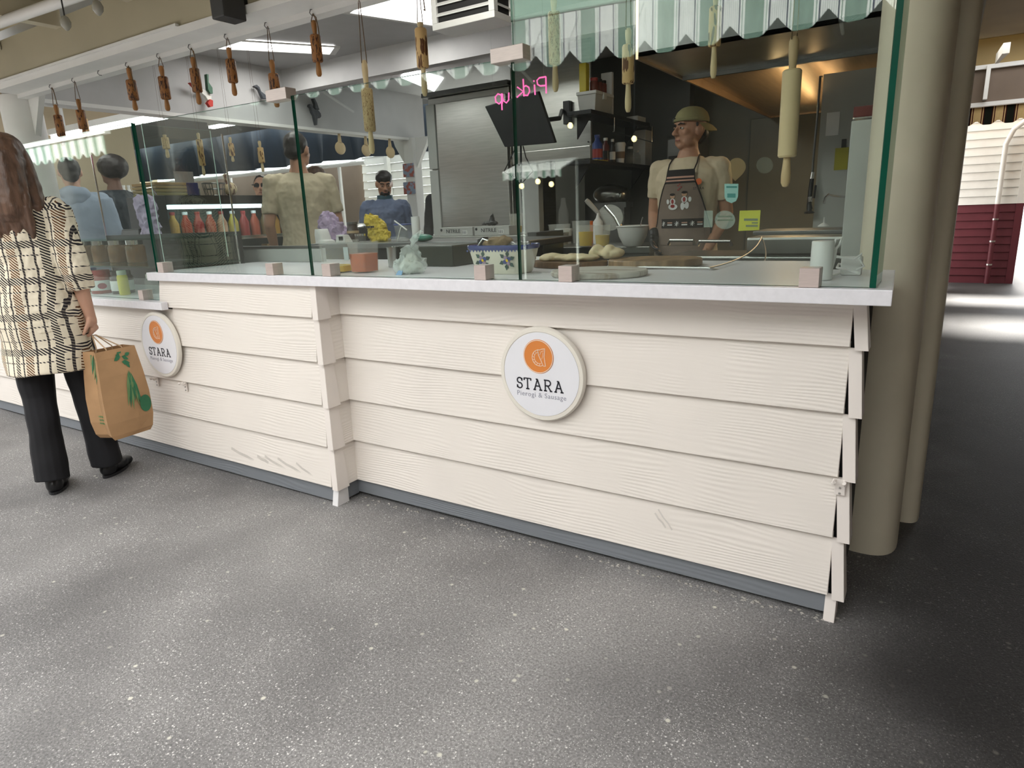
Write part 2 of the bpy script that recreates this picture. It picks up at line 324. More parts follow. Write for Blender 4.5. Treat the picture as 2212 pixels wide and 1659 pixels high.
# ------------------------------------------------------------------ glass screen
YG = -.11
def pane(x0, x1, z0, z1, label, cat='glass pane', y=YG, th=.011, z1b=None, dark=True):
    t = thing('glass_screen', ((x0+x1)/2, y, z0), label, cat)
    z1b = z1 if z1b is None else z1b
    b = B(); c = [(x0,y-th/2,z0),(x1,y-th/2,z0),(x1,y+th/2,z0),(x0,y+th/2,z0),(x0,y-th/2,z1),(x1,y-th/2,z1b),(x1,y+th/2,z1b),(x0,y+th/2,z1)]
    b.add(c, [(0,1,5,4),(2,3,7,6)], 0); b.build('glass_sheet', M_glass, t)
    b = B(); b.add(c, [(0,3,2,1),(4,5,6,7),(1,2,6,5),(3,0,4,7)], 0); b.build('polished_edge', M_gedge, t, label='dark green polished glass edge')
    return t
pane(.9365, 1.8925, ZT+.001, 2.45, 'tallest clear glass pane, right end of the screen in front of the cook')
pane(-.004, .9315, ZT+.001, 1.597, 'clear glass pane in the middle of the screen, above the plastic bag and planter', z1b=1.585)
pane(-1.058, -.009, ZT+.001, 1.607, 'clear glass pane left of the beige-shirted man, above the first step of the counter', z1b=1.597)
pane(-2.42, -1.072, .821, 1.612, 'long clear glass front of the jar case on the lower ledge')
for x, lab in ((-.998, 'leftmost nickel glass clip of the upper countertop, by the jar case'), (-.225, 'nickel glass clip left of the green pane joint'), (.10, 'nickel glass clip in front of the orange soup tub'), (.80, 'nickel glass clip in front of the flowered planter'), (1.105, 'nickel glass clip in front of the round wooden boards'), (1.765, 'rightmost nickel glass clip, in front of the white cylinder')):
    B().box(x-.0225, x+.0225, YG-.028, YG+.022, ZT+.0005, ZT+.047).build('glass_clip', M_clip, bevel=.001, seg=1, label=lab, cat='clip', group='nickel clips along the glass screen')
B().box(-1.225, -1.185, YG-.028, YG+.022, .8205, .868).build('glass_clip', M_clip, bevel=.001, seg=1, label='nickel glass clip on the lower ledge beside the yellow bottle', cat='clip', group='nickel clips along the glass screen')
for x, z, lab in ((-.065, 1.588, 'small nickel clamp joining two panes above the beige-shirted man'), (.93, 1.576, 'small nickel clamp joining two panes under the ceiling vent')):
    B().box(x-.055, x+.055, YG-.026, YG+.022, z-.002, z+.037).build('glass_clamp', M_clip, bevel=.001, seg=1, label=lab, cat='clamp', group='clamps on top of the panes')
# short return pane at the right end, its thick edge towards the viewer
t = thing('glass_screen', (1.90, 0, ZT), 'short glass return with a dark green front edge at the right end', 'glass pane')
c = [(1.8935,-.117,ZT+.001),(1.9065,-.117,ZT+.001),(1.9065,.06,ZT+.001),(1.8935,.06,ZT+.001),(1.8935,-.117,2.29),(1.9065,-.117,2.29),(1.9065,.06,2.29),(1.8935,.06,2.29)]
B().add(c, [(1,2,6,5),(3,0,4,7)]).build('glass_sheet', M_glass, t)
B().add(c, [(0,3,2,1),(4,5,6,7),(0,1,5,4),(2,3,7,6)]).build('polished_edge', M_gedge, t, label='dark green polished glass edge')
# divider pane standing across, at the right end of the jar case
t = thing('glass_screen', (-1.02, .06, 1.05), 'glass divider standing crosswise between jar case and service counter', 'glass pane')
c = [(-1.022,-.10,1.0),(-1.016,-.10,1.0),(-1.016,.236,1.0),(-1.022,.236,1.0),(-1.022,-.10,1.60),(-1.016,-.10,1.60),(-1.016,.236,1.60),(-1.022,.236,1.60)]
B().add(c, [(1,2,6,5),(3,0,4,7)]).build('glass_sheet', M_glass, t)
B().add(c, [(0,3,2,1),(4,5,6,7),(0,1,5,4),(2,3,7,6)]).build('polished_edge', mat('bright_glass_edge', (.55,.7,.66), .15), t, label='bright polished glass edge')

# ------------------------------------------------------------------ round column with its downpipe
c = thing('support_column', (1.92, .60, 0), 'cream round support column at the right end of the counter, flared foot', 'column')
def rsq(cx, cy, rx, ry, z, n=32, pw=2.6):
    return [Vector((cx+rx*math.copysign(abs(math.cos(a))**(2/pw), math.cos(a)), cy+ry*math.copysign(abs(math.sin(a))**(2/pw), math.sin(a)), z)) for a in (2*PI*i/n for i in range(n))]
b = B(); b.loft([rsq(1.905, .575, .098, .135, z) for z in (0, .02, 1, 2.2)]); b.build('shaft', M_cream, c, smooth=True)
b = B(); b.loft([rsq(1.988, .87, .072, .115, z, pw=4) for z in (.0, .02, 1, 2.2)]); b.build('backing_post', M_cream, c, smooth=True)
cl = thing('support_column', (-2.45, .02, .82), 'white round column at the far left end of the rolling pin rail', 'column')
b = B(); b.loft([rsq(-2.45, .05, .10, .10, z, pw=2) for z in (.82, 1.9)]); b.build('shaft', M_white, cl, smooth=True)
b = B(); b.slab([(-2.37, .05, 1.66), (-2.37, .05, 1.9), (-2.20, .05, 1.9)], (0, .03, 0)); b.build('bracket', M_white, cl)
cf = thing('support_column', (-2.44, 3.4, 0), 'white square post with top brackets behind the man in the cap', 'column')
b = B(); b.box(-2.50, -2.38, 3.34, 3.46, 0, 1.9); b.build('shaft', M_white, cf, bevel=.008)
for sgn in (-1, 1):
    B().slab([(-2.44+sgn*.06, 3.38, 1.62), (-2.44+sgn*.06, 3.38, 1.9), (-2.44+sgn*.22, 3.38, 1.9), (-2.44+sgn*.2, 3.38, 1.84)], (0, .04, 0)).build('bracket', M_white, cf)

# ------------------------------------------------------------------ header beam, rail, stall ceiling
box('wall_front', M_fascia, -3.2, 2.4, -.10, -.02, 1.925, 2.12, kind=ST)
b = B(); b.box(-2.35, .93, -.115, .03, 1.895, 1.925); b.build('trim_1', M_white, kind=ST)
b = B(); b.box(-2.35, -.62, -.125, -.11, 1.925, 1.935); b.box(-2.35, .93, -.0, .05, 1.875, 1.895); b.build('trim_2', M_white, kind=ST)
box('ceiling', M_greyp, -2.5, 2.0, -.02, 6.0, 2.30, 2.36, kind=ST)
box('wall_inner', M_greyp, -2.5, .55, 1.9, 1.98, 2.13, 2.31, kind=ST)
box('wall_left', M_greyp, -2.53, -2.43, .0, 3.6, 1.895, 2.30, kind=ST)
box('trim_3', M_white, -2.55, -2.42, .0, 3.6, 1.878, 1.90, kind=ST)
# covered walk above and behind the camera
M_roof = mat('roof_boards', (.36, .31, .21), .7, var=.1, scale=3, stretch=(1, 8, 1))
box('ceiling_walk', M_roof, -9, 2.1, -1.12, -.10, 2.16, 2.24, kind=ST)
# ================================================================== surroundings
sun = bpy.data.lights.new('sun', 'SUN'); sun.energy = 42; sun.angle = .22; sun.color = (1, .96, .9)
so = bpy.data.objects.new('sun', sun); COL.objects.link(so); so.rotation_euler = (math.radians(-32), 0, math.radians(6))   # sun behind the stall, over the street
M_brownwall = mat('brown_wall', (.16, .12, .09), .7, var=.15, scale=2)
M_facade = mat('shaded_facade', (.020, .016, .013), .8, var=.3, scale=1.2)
M_ochre = mat('ochre_ceiling', (.30, .215, .085), .6, var=.08, scale=3)
M_dimwall = mat('green_grey_wall', (.20, .20, .17), .45, var=.05, scale=2)
M_lightgrey = mat('light_grey_wall', (.42, .43, .41), .5, var=.04)
M_navy = mat('dark_navy_tarpaulin', (.012, .022, .038), .5, var=.4, scale=3, stretch=(1, 1, .3))
M_sidew = mat('white_building_siding', (.78, .77, .72), .6, var=.04)
M_sidem = mat('maroon_building_siding', (.115, .022, .030), .5, var=.1)
M_beigew = mat('beige_wall', (.40, .33, .22), .6, var=.06, scale=2)
def cloth(name, col, tr=.25):
    m = bpy.data.materials.new(name); m.use_nodes = True; nt = m.node_tree; nt.nodes.remove(nt.nodes['Principled BSDF']); N = nt.nodes.new
    d = N('ShaderNodeBsdfDiffuse'); t = N('ShaderNodeBsdfTranslucent'); mx = N('ShaderNodeMixShader'); mx.inputs[0].default_value = tr
    nz = N('ShaderNodeTexNoise'); nz.inputs['Scale'].default_value = 7; c = ramp2(nt, nz.outputs['Fac'], tuple(x*.9 for x in col), col)
    nt.links.new(c, d.inputs[0]); nt.links.new(c, t.inputs[0]); nt.links.new(d.outputs[0], mx.inputs[1]); nt.links.new(t.outputs[0], mx.inputs[2]); nt.links.new(mx.outputs[0], nt.nodes['Material Output'].inputs[0]); return m
C_w, C_g, C_n, C_gg = cloth('awning_white', (.92, .9, .9)), cloth('awning_green', (.20, .28, .24)), cloth('awning_navy', (.03, .027, .075)), cloth('awning_grey_stripe', (.45, .42, .45))
C_k, C_t, C_m = cloth('awning_black', (.012, .014, .01), .1), cloth('awning_tan', (.50, .36, .17), .1), cloth('awning_maroon', (.05, .008, .01), .1)
PAT = [(.19, 1), (.045, 0), (.02, 1), (.035, 0), (.03, 2)]+[(.028, 0), (.014, 3)]*8+[(.03, 2), (.035, 0), (.02, 1), (.045, 0)]
PAT.append((1-sum(p[0] for p in PAT), 1))
PATD = [(.18, 0), (.04, 2), (.05, 1), (.05, 2), (.36, 1), (.05, 2), (.05, 1), (.04, 2), (.18, 0)]
def valance(p0, p1, ztop, zbot, n, pat, mats, drop=.075, phase=0.0, tilt=0.0, th=.003, sub=3, rise=lambda x: 0):
    """hanging cloth strip between two plan points, bottom edge scalloped, striped by its own pieces of cloth"""
    p0, p1 = Vector((*p0, 0)), Vector((*p1, 0)); b = B(); L = p1-p0; nr = Vector((-L.y, L.x, 0)).normalized()
    cuts = []
    for k in range(-1, int(n)+2):
        x = k+phase
        for fr, mi in pat:
            s_ = sub if fr > .1 else 1
            for q in range(s_): cuts.append((x+fr*q/s_, x+fr*(q+1)/s_, mi))
            x += fr
    def bot(t):
        u = (t-phase) % 1; u = min(u, 1-u)*2           # 0 at the green stripe's middle, 1 at the notch
        return zbot+drop*max(0, (u-.32)/.68)**1.25
    for a, c, mi in cuts:
        a, c = max(0, a), min(n, c)
        if c-a < 1e-4: continue
        A, Cc = p0+L*(a/n), p0+L*(c/n); w0 = .006*math.sin(a*6.3); w1 = .006*math.sin(c*6.3); o = nr*tilt
        vs = []
        for P, t, wv in ((A, a, w0), (Cc, c, w1)):
            for e in (0, th): vs += [P+nr*(e+wv)+Vector((0, 0, bot(t)+rise(P.x))), P+nr*e+o+Vector((0, 0, ztop+rise(P.x)))]
        b.add(vs, [(0,4,5,1),(2,3,7,6),(0,2,6,4),(1,5,7,3)], mi)
    return b
# shops across the sunny street; their striped awning is what the glass mirrors
YV = -5.9
aw = thing('street_awning', (0, YV, 3.0), 'long green and white striped scalloped awning mirrored across the tall glass', 'awning')
v = valance((4.4, YV), (-9.6, YV), 3.33, 2.775, 30.4, PAT, None, drop=.15, phase=.1, rise=lambda x: .035*max(0, -x-.6))
v.build('valance', [C_w, C_g, C_n, C_gg], aw)
B().slab([(4.4, YV, 3.34), (-.6, YV, 3.34), (-9.6, YV, 3.655), (-9.6, -7.0, 4.2), (4.4, -7.0, 3.9)], (0, 0, .02)).build('canopy', C_g, aw)
for x in (4.3, 0.9, -3, -6.5, -9.5): B().tube([(x, YV-.03, 3.3), (x, -6.98, 2.9)], .02, 8).build('stay', M_white, aw)
aw = thing('street_awning', (-14.4, YV, 2.6), 'far white-topped striped awning mirrored in the long left pane', 'awning')
v = valance((-12.4, YV), (-16.5, YV), 3.02, 2.62, 11, PAT, None, drop=.10); v.build('valance', [C_w, C_g, C_n, C_gg], aw)
B().box(-16.5, -12.3, YV-.1, YV+.02, 3.02, 3.2).build('fascia_box', C_w, aw); B().slab([(-16.5, YV, 3.2), (-12.3, YV, 3.2), (-12.3, -7.0, 3.45), (-16.5, -7.0, 3.45)], (0, 0, .02)).build('canopy', C_w, aw)
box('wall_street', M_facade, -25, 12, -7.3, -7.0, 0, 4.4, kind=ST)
box('wall_east_blocker', M_brownwall, 4.6, 4.8, -6, 12, 0, 3.2, kind=ST)  # unseen wall added to block daylight from the right
box('ceiling_passage', M_ochre, 2.1, 4.7, -2.6, 6.6, 2.62, 2.7, kind=ST)
box('trim_4', M_fascia, 1.97, 2.1, -2.6, 8, 2.16, 2.72, kind=ST)

# far side of the passage: white and maroon clapboard building, eave with striped awning
fb = thing('clapboard_building', (2.5, 9.0, 0), 'white and maroon clapboard building corner beyond the dark passage', 'building')
zs = [i*.102 for i in range(0, 24)]
for i, z in enumerate(zs):
    m = M_sidem if i < 10 else M_sidew
    b = B(); b.add([(x,)+p for x in (1.6, 2.80) for p in ((8.985, z), (9.0, z), (9.0, z+.1), (8.997, z+.1))], [(0,1,2,3),(7,6,5,4),(0,4,5,1),(1,5,6,2),(2,6,7,3),(3,7,4,0)])
    b.build('clapboard', m, fb)
b = B(); b.box(2.80, 2.88, 8.97, 9.05, 1.02, 2.4); b.build('corner_board', M_sidew, fb)
b = B(); b.box(2.80, 2.88, 8.97, 9.05, 0, 1.02); b.build('corner_board', M_sidem, fb)
b = B(); b.box(1.6, 2.86, 9.0, 12, 0, 2.4); b.build('wall_body', M_dark, fb)
dp = thing('downpipe', (2.58, 8.93, 0), 'painted downpipe running down the clapboard building, white above and maroon below', 'pipe')
B().tube([(2.60, 8.93, 1.02), (2.60, 8.93, 1.75), (2.66, 8.9, 1.92), (2.78, 8.8, 2.02)], .030, 12).build('pipe', M_sidew, dp, smooth=True)
B().tube([(2.60, 8.93, .0), (2.60, 8.93, 1.02)], .030, 12).build('pipe', M_sidem, dp, smooth=True)
for z in (.25, .55, .83): B().lathe([(.034, -.01), (.034, .01)], (2.60, 8.93, z), 12).build('pipe_strap', M_steel, dp)
v = valance((1.7, 8.0), (4.6, 8.0), 2.125, 1.93, 14, PATD, None, drop=.05, phase=.1)
v.build('awning_valance', [C_k, C_t, C_m], label='black and tan striped scalloped awning hanging from the far eave', cat='awning')
e = thing('eave', (2.6, 8.0, 2.1), 'grey eave with white rails above the black and tan awning', 'eave')
B().box(1.6, 4.6, 8.02, 8.2, 2.14, 2.53).build('fascia_board', M_brownwall, e); B().box(1.6, 4.6, 8.02, 8.2, 2.575, 2.9).build('fascia_board', M_ochre, e)
for z in (2.13, 2.53): B().box(1.6, 4.6, 7.96, 8.02, z, z+.045).build('rail', M_white, e)
B().box(2.27, 2.31, 7.9, 8.02, 2.2, 2.56).build('rail_post', M_white, e)
B().slab([(2.36, 7.0, 2.62), (2.42, 7.0, 2.62), (2.36, 7.6, 2.62), (2.33, 7.6, 2.62)], (0, 0, -.1)).build('roof_bracket', M_white, e)
box('ceiling_far', M_ochre, 1.5, 4.7, 7.6, 8.3, 2.86, 2.9, kind=ST)
# stall's side wall towards the passage, kitchen walls
box('wall_right', M_lightgrey, 1.90, 1.96, .72, 6.0, 0, 2.62, kind=ST)
box('wall_back', M_dimwall, -1.6, 1.96, 3.92, 4.0, 0, 2.3, kind=ST)
box('wall_passage', M_brownwall, 1.97, 2.03, 1.05, 8.2, 0, 2.9, kind=ST)

# market hall behind and left of the stall
box('ceiling_market', mat('dark_market_roof', (.10, .10, .10), .7), -13, -2.52, -.2, 5.6, 2.62, 2.7, kind=ST)
box('ceiling_market_2', bpy.data.materials['dark_market_roof'], -2.52, 2, 4.0, 5.6, 2.3, 2.4, kind=ST)
box('wall_market', M_brownwall, -14, -6.08, 6.45, 6.5, 0, 2.05, kind=ST)
box('wall_far_left', M_beigew, -13.1, -13, -2, 7, 0, 2.6, kind=ST)
box('wall_beige', M_beigew, -5.3, -5.0, .2, 2.09, 0, 2.5, kind=ST)
tp = thing('tarpaulin', (-7.5, 5.9, 1.9), 'dark navy tarpaulin hanging across the back of the market hall', 'tarpaulin')
b = B(); n = 60; rows = []
for k, z in enumerate((2.75, 2.4, 2.06)):
    rows.append([Vector((-12.6+8.6*i/n, 5.9+.05*math.sin(i*1.1)*(k+.3)+.02*math.sin(i*2.7), z)) for i in range(n+1)])
b.loft(rows, caps=False, closed=False); b.loft([[p+Vector((0, .01, 0)) for p in r] for r in rows], caps=False, closed=False); b.build('sheet', M_navy, tp, smooth=True)
wb = thing('clapboard_building', (-5.3, 6.5, 0), 'sunlit white clapboard wall seen behind the man in the cap', 'building')
for i in range(22):
    z = i*.125
    b = B(); b.add([(x,)+p for x in (-6.06, -3.4) for p in ((6.38, z), (6.4, z), (6.4, z+.122), (6.396, z+.122))], [(0,1,2,3),(7,6,5,4),(0,4,5,1),(1,5,6,2),(2,6,7,3),(3,7,4,0)]); b.build('clapboard', M_sidew, wb)
B().box(-5.5, -5.43, 6.3, 6.38, 0, 2.6).build('corner_board', M_sidew, wb)
bm_ = thing('pipe_rail', (-8.5, 6, 2), 'long white pipe running level across the back of the market hall', 'pipe')
B().tube([(-12.4, 6.0, 2.005), (-5.6, 6.0, 2.005)], .035, 10).build('pipe', M_white, bm_, smooth=True)
for x in (-12, -9, -6.2): B().box(x-.02, x+.02, 6.0, 6.04, 0, 2.0).build('pipe_post', M_white, bm_)
M_tube = mat('fluorescent_tube', (1, 1, 1), .5, emit=9, ecol=(1, .98, .95))
for x0, y0, x1, y1, z, lab in ((-4.88, 1.31, -2.80, 1.20, 1.97, 'long fluorescent tube over the market hall, behind the leftmost rolling pins'), (-6.66, 4.15, -5.75, 4.27, 2.45, 'shorter fluorescent tube right of the long one, seen through the panes')):
    t = thing('tube_light', ((x0+x1)/2, (y0+y1)/2, z), lab, 'light')
    n = 3 if x1-x0 > 2 else 1
    for k in range(n):
        a, c = k/n+.01, (k+1)/n-.01
        B().box(x0+(x1-x0)*a, x0+(x1-x0)*c, y0-.04, y0+.04, z, z+.03).build('diffuser', M_tube, t)
    B().box(x0, x1, y0-.05, y0+.05, z+.032, z+.08).build('housing', M_white, t)
    B().box(x0+.2, x0+.22, y0-.01, y0+.01, z+.08, 2.62).build('hanger', M_white, t)
    B().box(x1-.22, x1-.2, y0-.01, y0+.01, z+.08, 2.62).build('hanger', M_white, t)
# ================================================================== kitchen fittings
M_warmlit = mat('warm_lit_steel', (.62, .46, .31), .34, metal=.75, var=.1, scale=4, stretch=(14, 1, 1), bump=.03, bscale=40)  # stainless steel with the warm lamplight put into its colour
M_wood = mat('light_wood', (.56, .40, .22), .5, var=.15, scale=10, stretch=(1, 1, .2))
M_amber = mat('amber_wood', (.30, .13, .035), .45, var=.2, scale=12, stretch=(1, 1, .25))
M_pattern = mat('burnt_engraving', (.07, .028, .01), .6)
M_plastic = mat('white_plastic', (.72, .72, .70), .35, var=.03)
M_clearp = mat('clear_plastic', (.80, .82, .80), .15, alpha=.09, var=.05)
M_yellow = mat('yellow_plastic', (.62, .50, .03), .4)
M_red = mat('red_plastic', (.30, .03, .03), .4)
M_blue = mat('blue_plastic', (.03, .06, .25), .4)
M_paper = mat('white_paper', (.72, .72, .72), .7)
M_kraft = mat('kraft_paper', (.42, .25, .125), .75, var=.1, scale=9, bump=.15, bscale=25)
M_string = mat('jute_string', (.13, .08, .04), .8)
M_darksteel = mat('dark_steel', (.17, .17, .17), .35, metal=.9, var=.1)

# fridge and stainless panel
fr = thing('refrigerator', (-1.1, 2.8, 0), 'tall stainless steel refrigerator with a narrow light edge, behind the planter', 'refrigerator')
B().box(-1.50, -.74, 2.52, 3.2, 0, 2.05).build('body', M_steel, fr, bevel=.006)
B().box(-1.40, -.75, 2.485, 2.515, .1, 2.0).build('door', M_steel, fr, bevel=.006)
B().box(-1.50, -1.415, 2.487, 2.515, 1.52, 2.0).build('door_edge', M_lightgrey, fr, bevel=.004); B().box(-1.50, -1.415, 2.487, 2.515, .1, 1.51).build('door_edge', M_lightgrey, fr, bevel=.004)
B().box(-1.52, -.72, 2.47, 3.2, 2.052, 2.085).build('top_trim', M_darksteel, fr)
pn = thing('steel_backsplash', (-.39, 2.5, 1.5), 'brushed stainless steel sheet hanging right of the black monitor', 'panel')
B().slab([(-.71, 2.5, 1.50), (-.075, 2.5, 1.50), (-.075, 2.5, 2.29), (-.71, 2.5, 2.29)], (0, .02, 0)).build('sheet', M_steel, pn, bevel=.002)
B().box(-.71, -.075, 2.485, 2.5, 1.50, 1.585).build('bottom_lip', M_steel, pn, bevel=.004)
for x in (-.69, -.095): B().lathe([(.006, 0), (.005, .004)], (x, 2.497, 1.61), 8, axis=(0, -1, 0)).build('screw', M_darksteel, pn)
po = thing('upright_post', (-.66, 2.55, .9), 'pale vertical post between refrigerator and dark cook line, below the monitor', 'post')
B().box(-.715, -.52, 2.53, 2.60, 0, 1.495).build('post_board', M_lightgrey, po, bevel=.004)
# kitchen back line: dark equipment below shelf
box('wall_cookline', mat('dark_tiled_wall', (.10, .105, .105), .4, var=.15, scale=2), -.52, .35, 3.3, 3.4, 0, 2.3, kind=ST)
ov = thing('cook_equipment', (.3, 3.1, 0), 'dark steel cooking cabinet behind the cook, left of him', 'oven')
B().box(.32, .52, 2.9, 3.25, 0, 1.62).build('cabinet', M_darksteel, ov, bevel=.01); B().box(.34, .5, 2.885, 2.9, .5, 1.5).build('door', M_black, ov, bevel=.005)

# shelves on the side of the cook line
def shelf(z, x0, x1, y0, y1, lab):
    t = thing('wall_shelf', ((x0+x1)/2, (y0+y1)/2, z), lab, 'shelf')
    B().box(x0, x1, y0, y1, z-.025, z).build('shelf_board', M_black, t, bevel=.003)
    for yy in (y0+.1, y1-.12): B().slab([(x0+.02, yy, z-.025), (x1-.05, yy, z-.025), (x0+.02, yy, z-.16)], (0, .012, 0)).build('bracket', M_black, t)
    return t
shelf(1.765, -.07, .10, 2.14, 3.15, 'upper black shelf holding the white lidded tubs')
shelf(1.465, -.07, .10, 2.12, 3.28, 'lower black shelf holding bottles and paper cups')

# exhaust hood
hd = thing('exhaust_hood', (1.3, 2.4, 1.8), 'large stainless exhaust hood with a warm lit underside above the cook', 'hood')
xa, xb, y0, ym, y1, z = .82, 1.885, 1.12, 1.72, 3.86, 1.80
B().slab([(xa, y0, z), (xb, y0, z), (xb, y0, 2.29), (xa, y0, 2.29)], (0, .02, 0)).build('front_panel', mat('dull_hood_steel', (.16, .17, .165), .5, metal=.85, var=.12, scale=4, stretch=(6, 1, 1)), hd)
B().slab([(xa, y0, z), (xb, y0, z), (xb, ym, z), (xa, ym, z)], (0, 0, .015)).build('front_lip', M_steel, hd)
B().slab([(xa, ym, z-.02), (xb, ym, z-.02), (xb, ym, z+.05), (xa, ym, z+.05)], (0, .02, 0)).build('baffle_edge', M_darksteel, hd)
B().slab([(xa, ym, z+.04), (xb, ym, z+.04), (xb, y1, z+.0), (xa, y1, z+.0)], (0, 0, .015)).build('filter_panel', M_warmlit, hd)
B().slab([(xa-.012, y0, z-.012), (xa-.012, y1, z-.012), (xa-.012, y1, 2.29), (xa-.012, y0, 2.29)], (.012, 0, 0)).build('side_panel', M_warmlit, hd)
B().box(xa, xb, y1-.02, y1, z-.01, z+.03).build('rear_lip', M_warmlit, hd)
B().box(1.55, 1.72, 2.6, 2.86, z-.035, z+.03).build('lamp', mat('lamp_glass', (.5, .5, .48), .25, metal=.4), hd, bevel=.01)

# black monitor seen from behind, on its wall arm
tv = thing('monitor', (-.35, 2.0, 1.6), 'black flat monitor seen from behind, tilted on a wall arm beneath the pink neon', 'monitor')
q = [at(1058, 232, y=1.95), at(1090, 318, y=1.95), at(1199, 309, y=1.95), at(1172, 199, y=1.95)]
q[0] += Vector((0, -.06, 0)); q[3] += Vector((0, -.06, 0))
B().slab(q, (0, .03, .005)).build('back_shell', M_black, tv, bevel=.006)
cc = sum(q, Vector())/4
B().box(cc.x-.05, cc.x+.1, cc.y+.02, cc.y+.06, cc.z-.06, cc.z+.06).build('mount_plate', M_black, tv, bevel=.004)
a = at(1222, 238, y=2.46)
B().tube([cc+Vector((.03, .05, .0)), cc+Vector((.15, .25, .03)), a+Vector((-.03, 0, 0))], .014, 8).build('arm', M_black, tv)
B().box(a.x-.022, a.x+.028, a.y, a.y+.0395, a.z-.09, a.z+.06).build('wall_bracket', M_black, tv, bevel=.004)
for k, (u0, u1, dx) in enumerate(((1113, 1100, -18), (1128, 1142, 16))):
    p = [at(u0+2, 316, y=1.98), at(u0+dx*.5, 340, y=2.1), at(u1+dx*.6, 370, y=2.3), at(1125, 398, y=2.45)]
    B().tube(p, .004, 6).build('cable', M_black, tv)
B().tube([at(1125, 316, y=2.0), at(1126, 400, y=2.4), at(1131, 500, y=2.4)], .007, 6).build('cable', M_black, tv)

# pink neon lettering, seen from its back (mirrored)
M_neon = mat('pink_neon', (1, .12, .42), .4, emit=1.1, ecol=(1, .16, .45))
ne = thing('neon_sign', at(1120, 200, y=1.5), 'pink neon script reading Pick up, seen mirrored, above the black monitor', 'sign')
S = {'P': [[(0,0),(0,1)], [(0,1),(.45,1),(.62,.86),(.58,.62),(.4,.5),(0,.48)]], 'i': [[(0,0),(.03,.62)], [(.05,.8),(.06,.88)]], 'c': [[(.5,.55),(.3,.64),(.1,.5),(.05,.25),(.2,.03),(.5,.08)]],
     'k': [[(0,0),(.02,1.05)], [(.45,.62),(.04,.3),(.5,0)]], 'u': [[(0,.6),(.03,.15),(.2,.0),(.4,.15),(.45,.6),(.5,0)]], 'p': [[(0,-.4),(0,.6)], [(0,.5),(.25,.62),(.45,.45),(.42,.15),(.2,0),(0,.12)]]}
wx = [('P', 1180, .0), ('i', 1156, 0), ('c', 1146, 0), ('k', 1132, 0), ('u', 1100, 0), ('p', 1084, 0)]
for ch, u, _ in wx:
    v = 207-(u-1140)*.135+(9 if u < 1110 else 0); o = at(u, v, y=1.5); k = mpp(o)
    b = B()
    for st in S[ch]: b.tube([o+Vector((-p[0]*30*k*1.2, 0, p[1]*33*k)) for p in st], .0042, 6)
    b.build('neon_letter', M_neon, ne, smooth=True)
B().tube([at(1060, 214, y=1.512), at(1182, 194, y=1.512)], .0025, 6).build('wire', M_clearp, ne)
for u in (1066, 1176):
    o = at(u, 207-(u-1140)*.135, y=1.512); B().tube([o, (o.x, o.y, 2.3)], .0012, 5).build('hanging_wire', M_clearp, ne)

# ceiling troffers, third troffer beyond the beam, vent
M_light = mat('troffer_diffuser', (1, 1, 1), .5, emit=5, ecol=(1, .98, .97))
for lab, cs in (('square ceiling light panel beside the white vent', [(755, 25), (835, -25), (985, -20), (946, 54)]), ('ceiling light panel above the dark rolling pins', [(470, 103), (520, 87), (722, 100), (712, 115)])):
    z = 2.293; q = [at(u, v, z=z) for u, v in cs]; q = [Vector((p.x, min(p.y, 1.86), p.z)) for p in q]; c = sum(q, Vector())/4
    t = thing('ceiling_light', c, lab, 'light')
    B().slab(q, (0, 0, .005)).build('diffuser', M_light, t)
    for i in range(4): a, d = q[i], q[(i+1) % 4]; a2, d2 = c+(a-c)*1.12, c+(d-c)*1.12; B().slab([a, d, d2, a2], (0, 0, -.008)).build('frame_rail', M_white, t)
q = [at(u, v, z=2.29) for u, v in ((880, 148), (958, 170), (938, 198), (866, 168))]
t = thing('ceiling_light', sum(q, Vector())/4, 'ceiling light panel behind the beam, above the refrigerator corner', 'light')
B().slab(q, (0, 0, .006)).build('diffuser', M_light, t)
vt = thing('ceiling_vent', (.1, 1.1, 2.05), 'white ceiling air unit with slatted sides', 'vent')
P = at(1068, 31, z=2.03); x0, x1, y0, y1 = P.x-.36, P.x, P.y, P.y+.17
B().box(x0, x1, y0, y1, 2.02, 2.05).build('base', M_white, vt, bevel=.004)
B().box(x0+.01, x1-.01, y0+.012, y1-.012, 2.05, 2.29).build('inner_duct', M_dark, vt)
for (xx, yy) in ((x0, y0), (x1-.03, y0), (x0, y1-.03), (x1-.03, y1-.03)): B().box(xx, xx+.03, yy, yy+.03, 2.05, 2.30).build('corner_post', M_white, vt)
for i in range(5):
    z = 2.075+i*.045
    B().slab([(x0+.03, y0, z), (x1-.03, y0, z), (x1-.03, y0+.018, z+.02), (x0+.03, y0+.018, z+.02)], (0, 0, .005)).build('slat', M_white, vt)
    B().slab([(x1, y0+.03, z), (x1, y1-.03, z), (x1-.018, y1-.03, z+.02), (x1-.018, y0+.03, z+.02)], (0, 0, .005)).build('slat', M_white, vt)

